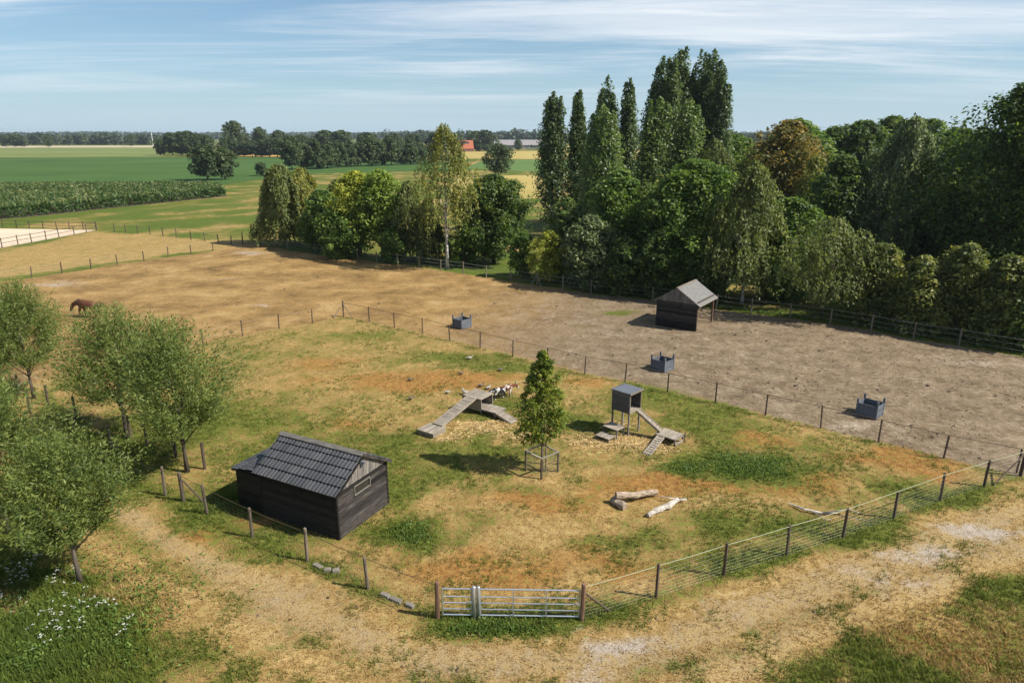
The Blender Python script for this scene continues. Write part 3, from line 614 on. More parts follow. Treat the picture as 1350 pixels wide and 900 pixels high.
T(1258, 440, 322, 84, 'round', 'leaf_hedge', 'tallest pale green hedge shrub beneath the huge tree', 'bush', 'bush', seed=64, leaf=.2, n=10000, hb=.02, clump=.9, prof='dome')
T(1312, 452, 338, 84, 'round', 'leaf_hedge', 'pale leaved hedge shrub with dead twigs', 'bush', 'bush', seed=65, leaf=.2, n=9000, hb=.02, clump=.9, prof='dome')
T(1368, 460, 330, 90, 'round', 'leaf_mid', 'green hedge shrub at the end of the hedge', 'bush', 'bush', seed=66, leaf=.2, n=8000, hb=.02, clump=.9, prof='dome')
T(1310, 405, 110, 214, 'round', 'leaf_dark', 'huge dark maple towering over the hedge', 'broadleaf_tree', seed=67, leaf=.26, n=30000, hb=.06, clump=1.8)
T(1395, 420, 70, 170, 'round', 'leaf_mid', 'huge green tree standing behind the dark maple', 'broadleaf_tree', seed=68, leaf=.28, n=14000, hb=.1, clump=1.8)
T(1115, 400, 342, 30, 'round', 'leaf_purple', 'small purple leaved shrub behind the hedge', 'bush', 'bush', seed=69, leaf=.2, n=2500, hb=.02, dx=2)
T(1240, 385, 250, 110, 'round', 'leaf_dark', 'dark tree filling the gap between great birch and maple', 'broadleaf_tree', seed=70, leaf=.27, n=12000, hb=.04, clump=1.4)

# --- background garden trees (shared shapes)
bgA = make_tree('round', 16, 6.5, 81, .42, 'leaf_dark', 8000, 2.2, clump=1.9)
bgB = make_tree('round', 14, 5.5, 82, .40, 'leaf_mid', 8000, 1.6, clump=1.7)
for i, (px, py, top, m, lab) in enumerate(((1120, 292, 160, bgA, 'dark treetop on the skyline between rusty tree and great birch'), (1160, 288, 154, bgA, 'dark treetop on the skyline directly behind the great birch'),
        (1205, 290, 158, bgA, 'dark treetop on the skyline past the great birch towards the maple'), (1240, 300, 170, bgA, 'dark tree low on the skyline next to the huge maple'), (1085, 290, 168, bgB, 'green treetop touching the rusty tree on its maple side'),
        (1270, 310, 176, bgB, 'green tree half hidden by the huge maple'), (1040, 292, 158, bgB, 'green treetop rising just over the rusty tree'), (960, 285, 178, bgB, 'green treetop between the poplar clump and the rusty tree'),
        (1200, 335, 200, bgB, 'green tree beside the lower sprays of the great birch'), (1010, 330, 235, bgB, 'green tree below the rusty tree and behind the airy birch'), (1130, 345, 225, bgA, 'dark tree below the great birch and behind the thorn tree'),
        (960, 350, 240, bgB, 'green tree between the big dense tree and the airy birch'), (855, 335, 255, bgB, 'green tree at the foot of the poplar clump'), (1330, 330, 150, bgA, 'dark tree behind the crown of the huge maple'))):
    g = gp(px, py); h = height_at(px, top, g.y); H0 = 16 if m is bgA else 14
    plant(m, 'broadleaf_tree', lab, 'tree', (g.x, g.y, 0), i*2.1, h/H0, 'trees of the wood behind the garden')

# --- far field trees
oak = make_tree('round', 12, 6.2, 91, .55, 'leaf_oak_far', 5200, 1.8, clump=1.7)
oak2 = make_tree('round', 12, 5.6, 92, .55, 'leaf_oak_far', 4600, 1.4, clump=1.6)
oak3 = make_tree('round', 12, 5.0, 93, .52, 'leaf_oak_far', 4200, 1.0, clump=1.3, prof='egg')
OK3 = (oak, oak2, oak3)
def far(px, py, top, label, group=None, m=oak, wx=1., name='oak_tree', i=0):
    g = gp(px, py); h = height_at(px, top, g.y); s = h/12
    o = plant(m, name, label, 'tree', (g.x, g.y, 0), i*1.7+px*.1, s, group); o.scale = (s*wx, s*wx, s); return o
far(274, 238, 191, 'larger round oak of the pair standing alone beside the maize', m=oak, wx=1.05)
far(297, 237, 195, 'smaller oak of the pair standing alone beside the maize', m=oak2, wx=.95)
far(657, 233, 190, 'round dark oak standing alone in the golden meadow', m=oak, wx=.98)
for i, (px, py, top) in enumerate(((212, 205, 183), (228, 205, 175), (240, 205, 174), (250, 205, 173), (262, 206, 177), (272, 206, 178))):
    far(px, py, top, 'oak of the dark clump at the edge of the beet field', 'oaks of the dark clump', oak if i % 2 else oak2, 1., i=i)
for i, px in enumerate(range(300, 392, 11)):
    far(px, 206 + (px-300)*.02, 182+((i*5) % 6), 'oak of the straight row above the stubble strip', 'oaks of the row above the stubble', OK3[(i*5) % 3], 1.0+.1*((i*3) % 4), i=i)
far(312, 203, 160, 'tallest oak rising above the straight row', m=oak, wx=.8)
far(345, 203, 168, 'second tall oak rising above the straight row', m=oak2, wx=.8)
far(369, 203, 172, 'lower broad oak rising beside the two tall ones', m=oak, wx=.85)
AVL = 'oak of the avenue running along the beet field edge'
for i, (px, py, top) in enumerate(((385, 224, 184), (400, 223, 188), (418, 223, 186), (432, 222, 190), (446, 221, 187), (463, 220, 183), (476, 219, 189), (490, 219, 186), (503, 218, 191), (516, 218, 185), (528, 217, 190), (541, 217, 186), (556, 216, 188), (570, 215, 190), (584, 214, 190))):
    far(px, py, top+((i*11) % 7)-4, AVL, 'oaks of the avenue', OK3[(i*7) % 3], .80+.09*((i*5) % 4), i=i)
for i, (px, py, top) in enumerate(((430, 203, 172), (452, 203, 172), (485, 206, 175), (520, 203, 176), (545, 202, 177), (575, 202, 174), (600, 200, 176), (628, 199, 173), (640, 199, 172), (398, 203, 178))):
    far(px, py, top, 'oak scattered among the far farm fields', 'oaks among the far fields', oak2 if i % 2 else oak, 1.25, i=i)
far(345, 232, 214, 'small yellowish bush on the field bank', m=oak2, wx=1.2, name='bush')
far(632, 200, 190, 'round bush beside the red roofed house', 'bushes by the red roofed house', oak2, 1.1, 'bush')
far(641, 200, 190, 'round bush beside the red roofed house', 'bushes by the red roofed house', oak, 1.1, 'bush')
far(683, 199, 184, 'single dark tree before the long greenhouse roof', m=oak, wx=.8)
for i, (px, py, top) in enumerate(((8, 194, 178), (20, 194, 177), (32, 194, 179), (65, 194, 178), (174, 193, 177))):
    far(px, py, top, 'small tree in front of the far wood edge', 'trees before the far wood', oak2, 1., i=i)

def wood(name, label, a, b, depth, hgt, n, leaf, seed):
    """far-off wood that reads as one mass of crowns"""
    rng = np.random.default_rng(seed); a, b = Vector(a), Vector(b); d = b-a; nrm = Vector((-d.y, d.x, 0)).normalized()
    if nrm.y < 0: nrm = -nrm
    M = max(30, int(d.length/2.6)); per = max(20, n//M)
    u = rng.uniform(0, 1, M); w_ = rng.uniform(0, 1, M)**1.5*depth
    hh = hgt*(.86+.10*np.sin(u*23+seed)+.07*np.sin(u*61)+.09*rng.normal(size=M))
    C = np.stack([a.x+d.x*u+nrm.x*w_, a.y+d.y*u+nrm.y*w_, hh*.6], 1)
    idx = np.repeat(np.arange(M), per); dd = sphere_dirs(rng, M*per, .3)
    P = C[idx] + dd*np.stack([hh*.36, hh*.36, hh*.42], 1)[idx]*rng.uniform(.8, 1.05, M*per)[:, None]
    low = rng.uniform(0, 1, M*per) < .25; P[low, 2] *= rng.uniform(.05, .6, low.sum())
    Nn = unit(dd + rng.normal(size=P.shape)*.5 + np.array([0, 0, .4]))
    v = np.clip(rng.normal(.45, .14, M*per) + rng.normal(0, .16, M)[idx], 0, 1)
    me = np_quads(name, leaf_quads(P, Nn, leaf*rng.uniform(.7, 1.3, M*per), .75, rng), v)
    tag(link(name, me, 'leaf_wood_far'), label, 'wood', kind='stuff')
wood('far_wood', 'dark wood edge closing the fields beyond the farm track', gp(-260, 191.5), gp(205, 191), 60, 18, 22000, 1.5, 1)
wood('far_wood', 'low hazy wood on the horizon behind the avenue', gp(190, 184.5), gp(560, 184.5), 200, 21, 9000, 3.2, 2)
wood('far_wood', 'wood behind the long greenhouse roof', gp(505, 189), gp(740, 189), 80, 23, 8000, 2.4, 3)
wood('far_wood', 'wood on the horizon behind the poplars and the garden', gp(730, 191), gp(1320, 192), 120, 20, 12000, 2.4, 4)
wood('far_wood', 'hazy tree line on the far horizon', Vector((-2600, 3200, 0)), Vector((2400, 3300, 0)), 300, 26, 12000, 7.0, 5)

# --- maize
def maize():
    rng = np.random.default_rng(5)
    poly = [gp(-160, 296), gp(-20, 291), gp(60, 284), (gp(150, 274)), gp(230, 266), gp(298, 259), gp(292, 252), gp(270, 250.5), gp(-170, 251.5)]
    xs_ = [p.x for p in poly]; ys_ = [p.y for p in poly]
    N = 150000; x = rng.uniform(min(xs_), max(xs_), N); y = rng.uniform(min(ys_), max(ys_), N)
    y = min(ys_) + np.round((y-min(ys_))/.75)*.75 + rng.normal(0, .07, N)
    d = sdf(poly, x, y); k = (d > 0); x, y, d = x[k], y[k], d[k]
    keep = (rng.uniform(0, 1, len(x)) < .55) | (d < 5); x, y, d = x[keep][:62000], y[keep][:62000], d[keep][:62000]
    n = len(x); h = 2.3*(.9+.2*vn(x*.08, y*.08, 4))
    z = np.where(d < 2.2, rng.uniform(.15, 1, n), rng.uniform(.62, 1, n)**.7)*h
    P = np.stack([x, y, z], 1); Nn = unit(rng.normal(size=P.shape) + np.array([0, 0, .5]))
    v = np.clip(rng.normal(.45, .2, n) + .25*(vn(x*.15, y*.15, 8)-.5) + np.where(z > .97*h, .45, 0), 0, 1)
    ax = np.tile([0, 0, .6], (n, 1)) + rng.normal(size=P.shape)*.5
    tag(link('maize_crop', np_quads('maize_crop', leaf_quads(P, Nn, rng.uniform(.38, .72, n), .28, rng, ax), v), 'leaf_maize'), 'tall dense green maize crop with tasselled tops', 'maize', kind='stuff')
    sheet('maize_soil', poly, 'bark', .025)
maize()

# --- young willows beside the lane
wA = make_tree('willow', 7.2, 2.95, 101, .088, 'leaf_willow', 21000, 2.45, .09, prof='round', asp=.27)
wB = make_tree('willow', 7.0, 3.1, 102, .088, 'leaf_willow', 21000, 2.45, .09, prof='round', asp=.27)
wC = make_tree('willow', 6.2, 2.65, 103, .088, 'leaf_willow', 21000, 2.45, .09, prof='round', asp=.27)
for (px, py), ms, rz, s, lab in (((247, 622), wA, .4, 1.04, 'young willow standing by the lane closest to the tiled shed'),
                              ((168, 578), wB, 2.0, 1.03, 'young willow next after the one closest to the shed, horse behind it'),
                              ((45, 525), wA, 3.4, 1.0, 'young willow farther along the lane, its trunk between fence posts'),
                              ((0, 505), wC, 1.0, .98, 'young willow at the far end of the willow row'),
                              ((106, 768), wC, 5.2, .92, 'young willow with a slim bent trunk beside the white flowers'),
                              ((12, 703), wB, 4.4, .93, 'young willow shading the dark weed patch'),
                              ((-40, 620), wA, .9, 1.0, 'young willow crowding over the lane behind the weed patch')):
    plant(ms, 'willow_tree', lab, 'tree', gp(px, py), rz, s, 'young willows lining the lane')
# --- sapling in its guard
CG = Vector((1.39, 28.72, 0))
plant(make_tree('round', 5.9, 1.28, 111, .085, 'leaf_sapling', 8500, 1.5, .06, prof='flame', clump=.30, asp=.6), 'sapling_tree', 'glossy green young tree growing inside the wooden guard', 'tree', CG)

# ---------------------------------------------------------------- fences
rnd = random.Random(4)
def post_mesh(h, r, n=8, square=False):
    mb = MB()
    if square: mb.box(-r, r, -r, r, -.15, h)
    else: mb.tube([(0, 0, -.15), (0, 0, h-.03), (0, 0, h)], [r*1.05, r, r*.82], n)
    return mb.mesh('post')
def line(parent, name, mat, pts, r, n=4, sag=0.):
    mb = MB()
    for a, b in zip(pts[:-1], pts[1:]):
        if sag: m = (a+b)/2 - Vector((0, 0, sag)); mb.tube([a, m, b], [r]*3, n)
        else: mb.tube([a, b], [r, r], n)
    return mb.build(name, mat, parent)
def fence(label, pts, h=1.25, r=.05, pmat='post_wood', lines=(), net=None, braces=(), name='wire_fence', skip=(), tilt=.03, square=False, big=(), bigmat=None):
    o = thing(name, label, 'fence', pts[0]); O = Vector(pts[0]); L_ = [Vector(p)-O for p in pts]
    pm = post_mesh(h, r, square=square); pm.materials.append(MAT[pmat]); tops = []
    for i, p in enumerate(L_):
        s = rnd.uniform(.95, 1.05); tx, ty = rnd.gauss(0, tilt), rnd.gauss(0, tilt)
        tops.append((p, s))
        if i in skip: continue
        q = link('post', pm, None, o, False, p); k = 1.35 if i in big else 1.
        if i == 0 and bigmat: q.material_slots[0].link = 'OBJECT'; q.material_slots[0].material = MAT[bigmat]
        q.scale = (k, k, s*(1.06 if i in big else 1)); q.rotation_euler = (tx*.6, ty*.6, rnd.uniform(0, 3))
        if square: q.rotation_euler.z = math.atan2((L_[min(i+1, len(L_)-1)]-L_[max(i-1, 0)]).y, (L_[min(i+1, len(L_)-1)]-L_[max(i-1, 0)]).x)
    for nm, mat, z, rr, sag in lines:
        line(o, nm, mat, [p+Vector((0, 0, z)) for p in L_], rr, 4, sag)
    if net:
        mat, zs, dx, rr = net; mb = MB()
        for z in zs:
            for a, b in zip(L_[:-1], L_[1:]): mb.tube([a+Vector((0, 0, z)), b+Vector((0, 0, z))], [rr]*2, 3, False)
        for a, b in zip(L_[:-1], L_[1:]):
            k = int((b-a).length/dx)
            for i in range(k):
                p = a.lerp(b, (i+.5)/k); mb.tube([p+Vector((0, 0, zs[0])), p+Vector((0, 0, zs[-1]))], [rr*.8]*2, 3, False)
        tag(mb.build('wire_netting', mat, o), kind='stuff')
    for a, b, mat in braces:
        MB().tube([Vector(a)-O, Vector(b)-O], [.038, .038], 6).build('brace', mat, o)
    return o
Z = lambda p, z: Vector((p[0], p[1], z))
NZ = (.04, .16, .28, .41, .55, .70, .86, 1.02)
lf = [GATE_L] + NEAR_L + [gp(218, 653)]
fence('sheep netting fence with dark top wire running from the gate past the tiled shed', lf, 1.33, .058, 'weathered_post',
      [('top_wire', 'rusty_wire', 1.22, .013, .03)], ('wire_steel', NZ, .3, .0014), [(Z(gp(242, 660), 1.1), Z(gp(268, 662), .05), 'post_wood')], big=(0, 5), bigmat='new_post_wood')
rf = [GATE_R] + NEAR_R
fence('sheep netting fence with pale top rope running from the gate along the dry path', rf, 1.30, .055, 'post_wood',
      [('top_rope', 'pale_rope', 1.24, .013, .02)], ('wire_steel', NZ, .3, .0014),
      [(Z(GATE_R, 1.1), Z(gp(803, 806), .04), 'post_wood'), (Z(NEAR_R[-1], 1.15), Z(gp(1310, 640), .05), 'post_wood')], big=(0, 8), bigmat='new_post_wood')
ff = [p for p in FAR_F[:-1]] + [Vector((23.4, 28.55, 0))]
fence('mesh fence with straight dark top rail between the grass pen and the grey paddock', ff, 1.27, .045, 'post_wood',
      [('top_rail', 'dark_rail', 1.22, .017, 0)], ('wire_steel', NZ, .3, .0014),
      [(Z(FAR_F[0], 1.15), Z(gp(440, 419.5), .04), 'pale_post_wood'), (Z(FAR_F[0], 1.15), Z(gp(465, 419.5), .04), 'pale_post_wood')], big=(0,))
fence('thin wire fence leaving the braced corner post towards the willows', [FAR_F[0]] + FAR_L, 1.25, .05, 'post_wood',
      [('wire', 'wire_steel', .55, .004, .01), ('wire', 'wire_steel', 1.1, .004, .01)], skip=(0,))
fence('post and wire fence passing under the willow crowns towards the dry paddock', [gp(*p) for p in ((270, 618), (232, 603), (195, 588), (173, 576), (101, 552), (64, 534), (25, 520), (-20, 505))], 1.3, .065, 'post_wood',
      [('wire', 'wire_steel', .6, .004, .01), ('wire', 'wire_steel', 1.1, .004, .01)], tilt=.06)
fence('second post and wire fence on the shaded lane side of the willows', [gp(*p) for p in ((218, 653), (165, 628), (148, 593), (98, 569), (40, 545), (-30, 525))], 1.3, .065, 'post_wood',
      [('wire', 'wire_steel', .6, .004, .01), ('wire', 'wire_steel', 1.1, .004, .01)], skip=(0,), tilt=.06)
fence('wooden paddock fence with pale electric tapes in front of the garden trees', BACK, 1.35, .065, 'pale_post_wood',
      [('tape', 'white_tape', .45, .007, .02), ('tape', 'white_tape', .85, .009, .02), ('tape', 'white_tape', 1.25, .011, .02)],
      braces=[(Z(BACK[12], 1.2), Z(gp(699, 379), .05), 'pale_post_wood'), (Z(BACK[12], 1.2), Z(gp(714, 380.5), .05), 'pale_post_wood')], name='paddock_fence')
fence('low wire fence dividing the brown paddock from the straw coloured meadow', LEFT, 1.3, .06, 'post_wood',
      [('wire', 'wire_steel', .5, .006, .01), ('wire', 'wire_steel', .9, .006, .01), ('wire', 'wire_steel', 1.2, .006, .01)], tilt=.05)
fence('thin post fence on the green meadow edge between the arena and the far corner', [gp(*p) for p in ((151, 306), (166, 306.5), (182, 308), (198, 309), (215, 311), (233, 313), (252, 316), (270, 318), (288, 320), (305, 322), (320, 323))], 1.35, .07, 'post_wood',
      [('wire', 'wire_steel', .7, .006, 0), ('wire', 'wire_steel', 1.2, .006, 0)], tilt=.04)
AF = [('rail', 'dark_rail', .62, .035, 0), ('rail', 'dark_rail', 1.2, .04, 0)]
fence('brown rail fence on the paddock side of the sand arena', [gp(*p) for p in ((-40, 333), (-18, 329.5), (3, 326.5), (24, 322.5), (42, 319.5), (61, 316.2), (78, 313), (98, 309), (114, 306), (128, 303.5))], 1.35, .07, 'post_wood', AF, name='rail_fence')
fence('brown rail fence on the maize side of the sand arena', [gp(*p) for p in ((-40, 298.5), (-18, 299.2), (4, 300), (22, 300.6), (39, 301.2), (57, 301.6), (75, 302.2), (92, 302.6), (110, 303), (127, 303.2))], 1.35, .07, 'post_wood', AF, name='rail_fence')

# ---------------------------------------------------------------- galvanised gates
def gate(label, x0, x1, nv):
    a = GATE_L.lerp(GATE_R, (x0-GATE_L.x)/(GATE_R.x-GATE_L.x)); o = thing('field_gate', label, 'gate', a, math.atan2(GATE_R.y-GATE_L.y, GATE_R.x-GATE_L.x), 'galvanised gates'); W = x1-x0
    for z in (.14, .36, .60, .83, 1.12):
        MB().tube([(0.03, 0, z), (W-.03, 0, z)], [.019 if .14 < z < 1.1 else .024]*2, 6).build('rail', 'galvanised_steel', o)
    for x in (0, W): MB().tube([(x, 0, .12), (x, 0, 1.14)], [.025]*2, 6).build('upright', 'galvanised_steel', o)
    for i in range(nv):
        x = W*(i+1)/(nv+1); MB().box(x-.022, x+.022, -.045, -.027, .14, 1.1).build('upright', 'galvanised_steel', o)
    mb = MB()
    for i in range(int(W/.12)): mb.tube([(.06+i*.12, .03, .1), (.06+i*.12, .03, .6)], [.0022]*2, 3, False)
    for z in (.2, .3, .45, .55): mb.tube([(0, .03, z), (W, .03, z)], [.0022]*2, 3, False)
    tag(mb.build('mesh_infill', 'wire_steel', o), kind='stuff')
    MB().box(W-.12, W+.03, -.06, -.03, .62, .68).build('latch', 'galvanised_steel', o)
gate('narrow galvanised tube gate beside the brown gate post', -2.24, -1.30, 0)
gate('wide galvanised tube gate with two extra uprights', -1.02, 2.16, 2)
gpost = MB().tube([(0, 0, -.2), (0, 0, 1.2), (0, 0, 1.22)], [.06, .06, .045], 12).mesh('gate_post')
gpost.materials.append(MAT['galvanised_steel'])
for x, lab in ((-1.22, 'galvanised steel post carrying the narrow gate'), (-1.075, 'galvanised steel post carrying the wide gate')):
    tag(link('gate_post', gpost, None, None, True, GATE_L.lerp(GATE_R, (x-GATE_L.x)/(GATE_R.x-GATE_L.x))), lab, 'post', 'steel posts between the gates')

# ---------------------------------------------------------------- tiled shed
def shed():
    LX, D, WH, RH = 4.1, 3.15, 2.02, 2.98
    o = thing('garden_shed', 'black boarded shed with dark tiled gable roof and small annexe', 'shed', (-10.31, 24.93, 0), R(-27.3))
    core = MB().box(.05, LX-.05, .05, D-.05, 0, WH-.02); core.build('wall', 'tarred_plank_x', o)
    n = 10; bh = WH/n
    def lap(y, z, x0, x1, s):      # feathered board, lower edge proud
        return MB().hexa([(x0, y-.045*s, z), (x1, y-.045*s, z), (x1, y+.0*s, z), (x0, y, z), (x0, y-.004*s, z+bh+.015), (x1, y-.004*s, z+bh+.015), (x1, y, z+bh+.015), (x0, y, z+bh+.015)])
    for i in range(n):
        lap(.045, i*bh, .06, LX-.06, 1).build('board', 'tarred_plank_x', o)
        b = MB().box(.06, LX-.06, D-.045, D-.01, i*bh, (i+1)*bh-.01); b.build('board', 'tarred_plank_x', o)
    WY0, WY1, WZ0, WZ1 = 1.02, 2.0, 1.42, 1.82
    def lapx(x, z, y0, y1):
        return MB().hexa([(x, y0, z), (x+.045, y0, z), (x+.045, y1, z), (x, y1, z), (x, y0, z+bh+.015), (x+.004, y0, z+bh+.015), (x+.004, y1, z+bh+.015), (x, y1, z+bh+.015)])
    for i in range(n):
        z = i*bh
        for y0, y1 in (((.06, WY0), (WY1, D-.06)) if WZ0-.05 < z+bh/2 < WZ1+.05 else ((.06, D-.06),)):
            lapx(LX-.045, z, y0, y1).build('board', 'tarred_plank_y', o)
    for x, y in ((0, 0), (LX-.09, 0), (LX-.09, D-.09), (0, D-.09)):
        MB().box(x, x+.09, y, y+.09, 0, WH).build('corner_post', 'tarred_plank_x', o)
    wdw = MB().box(LX-.03, LX-.012, WY0+.015, WY1-.015, WZ0+.015, WZ1-.015).build('window', 'glass_dark', o); fr = MB()
    fr.box(LX-.03, LX+.03, WY0, WY1, WZ0, WZ0+.03); fr.box(LX-.03, LX+.03, WY0, WY1, WZ1-.03, WZ1)
    fr.box(LX-.03, LX+.03, WY0, WY0+.03, WZ0+.032, WZ1-.032); fr.box(LX-.03, LX+.03, WY1-.03, WY1, WZ0+.032, WZ1-.032); fr.build('frame', 'cream_frame', wdw)
    # gable boards
    nb = 17; hz = lambda y: WH + (RH-WH)*(1-abs(y-D/2)/(D/2))
    for gx in (LX-.035, .0):
        for i in range(nb):
            y0, y1 = .02+i*(D-.04)/nb, .02+(i+1)*(D-.04)/nb-.008; dz = .012*(i % 2)
            pts = [(y0, WH-.03), (y1, WH-.03), (y1, hz(y1)-.03), (y0, hz(y0)-.03)]
            if y0 < D/2 < y1: pts = [(y0, WH-.03), (y1, WH-.03), (y1, hz(y1)-.03), (D/2, RH-.03), (y0, hz(y0)-.03)]
            k = len(pts); t0, t1 = gx+dz, gx+dz+.03
            vs = [(t0, a, b) for a, b in pts] + [(t1, a, b) for a, b in pts]
            MB().add(vs, [tuple(range(k))[::-1], tuple(range(k, 2*k))] + [(j, (j+1) % k, k+(j+1) % k, k+j) for j in range(k)]).build('gable_board', 'silver_board_z', o)
    # roof: deck slabs, then single tiles in courses
    ov, ex = .16, .12; sl = math.hypot(D/2, RH-WH); an = math.atan2(RH-WH, D/2); full = sl+ov
    tw, nc = .178, 5; nt = int((LX+2*ex)/tw); tl = full/nc; SC_ = .62
    tm = MB(); sec = [(-.5, .012), (-.36, .0), (-.1, .002), (.12, .028), (.32, .042), (.5, .014)]
    vs = []
    for y, lift in ((0, .052), (tl+.05, .0)):
        for k_, h_ in sec: vs.append((k_*tw, y, h_*SC_+lift))
    for k_, h_ in sec: vs.append((k_*tw, .015, h_*SC_+.0))
    tm.add(vs, [(i, i+1, i+7, i+6) for i in range(5)] + [(12+i, 13+i, i+1, i) for i in range(5)]); tmesh = tm.mesh('roof_tile'); tmesh.materials.append(MAT['slate_tile'])
    for side in (0, 1):
        slab = MB(); y0, y1 = (-ov*math.cos(an), D/2) if side == 0 else (D+ov*math.cos(an), D/2); z0 = WH-ov*math.sin(an)
        slab.hexa([(-ex, y0, z0-.03), (LX+ex, y0, z0-.03), (LX+ex, y1, RH-.03), (-ex, y1, RH-.03), (-ex, y0, z0+.012), (LX+ex, y0, z0+.012), (LX+ex, y1, RH+.012), (-ex, y1, RH+.012)])
        roof = slab.build('roof', 'tarred_plank_x', o)
        for c in range(nc):
            for i in range(nt):
                q = link('roof_tile', tmesh, None, roof); x = -ex + (i+.5)*(LX+2*ex)/nt; d = c*tl + (.02 if c else -.03)
                yy = d*math.cos(an); zz = z0 + .02 + d*math.sin(an)
                q.location = (x, y0+yy if side == 0 else y0-yy, zz+rnd.uniform(0, .004)); q.rotation_euler = (an, 0, 0) if side == 0 else (an, 0, math.pi)
                q.rotation_euler.y += rnd.gauss(0, .008)
        MB().beam((LX+ex+.012, y0, z0-.01), (LX+ex+.012, y1, RH-.01), .025, .10).build('bargeboard', 'tarred_plank_y', o)
    MB().hexa([(-ex-.03, D/2-.16, RH-.01), (LX+ex+.04, D/2-.16, RH-.01), (LX+ex+.04, D/2, RH+.07), (-ex-.03, D/2, RH+.07), (-ex-.03, D/2-.16, RH+.03), (LX+ex+.04, D/2-.16, RH+.03), (LX+ex+.04, D/2, RH+.11), (-ex-.03, D/2, RH+.11)]).build('ridge_board', 'ridge_grey', o)
    MB().hexa([(-ex-.03, D/2+.002, RH+.07), (LX+ex+.04, D/2+.002, RH+.07), (LX+ex+.04, D/2+.16, RH-.01), (-ex-.03, D/2+.16, RH-.01), (-ex-.03, D/2+.002, RH+.11), (LX+ex+.04, D/2+.002, RH+.11), (LX+ex+.04, D/2+.16, RH+.03), (-ex-.03, D/2+.16, RH+.03)]).build('ridge_board', 'ridge_grey', o)
    lamp = MB().box(LX+.01, LX+.07, D/2-.13, D/2+.03, RH-.50, RH-.26).box(LX+.07, LX+.20, D/2-.10, D/2+.0, RH-.36, RH-.28); lamp.build('wall_lamp', 'zinc_sheet', o)
    # annexe at the far gable end
    AX, AD = -1.38, 2.6
    ann = MB().hexa([(AX, .12, 0), (-.002, .12, 0), (-.002, AD, 0), (AX, AD, 0), (AX, .12, 1.68), (-.002, .12, 1.86), (-.002, AD, 1.86), (AX, AD, 1.68)]).build('annexe', 'tarred_plank_x', o)
    for i in range(8):
        MB().box(AX-.0, -.01, .075, .117, i*.21, i*.21+.20).build('board', 'tarred_plank_x', ann)
        MB().box(AX-.045, AX-.003, .12, AD, i*.21, i*.21+.20).build('board', 'tarred_plank_y', ann)
    ar = MB().hexa([(AX-.14, -.02, 1.69), (-.003, -.02, 1.89), (-.003, AD+.1, 1.89), (AX-.14, AD+.1, 1.69), (AX-.14, -.02, 1.73), (-.003, -.02, 1.93), (-.003, AD+.1, 1.93), (AX-.14, AD+.1, 1.73)]).build('annexe_roof', 'tarred_plank_x', o)
    an2 = math.atan2(.2, 1.38); 
    for c in range(3):
        for i in range(15):
            q = link('roof_tile', tmesh, None, ar); d = -.02+c*.47
            q.location = (AX-.14+d*math.cos(an2), .06+i*(AD/14.6), 1.745+d*math.sin(an2)+.01*(c > 0)); q.rotation_euler = (an2, 0, -math.pi/2); q.scale = (1, 1.12, 1)
shed()

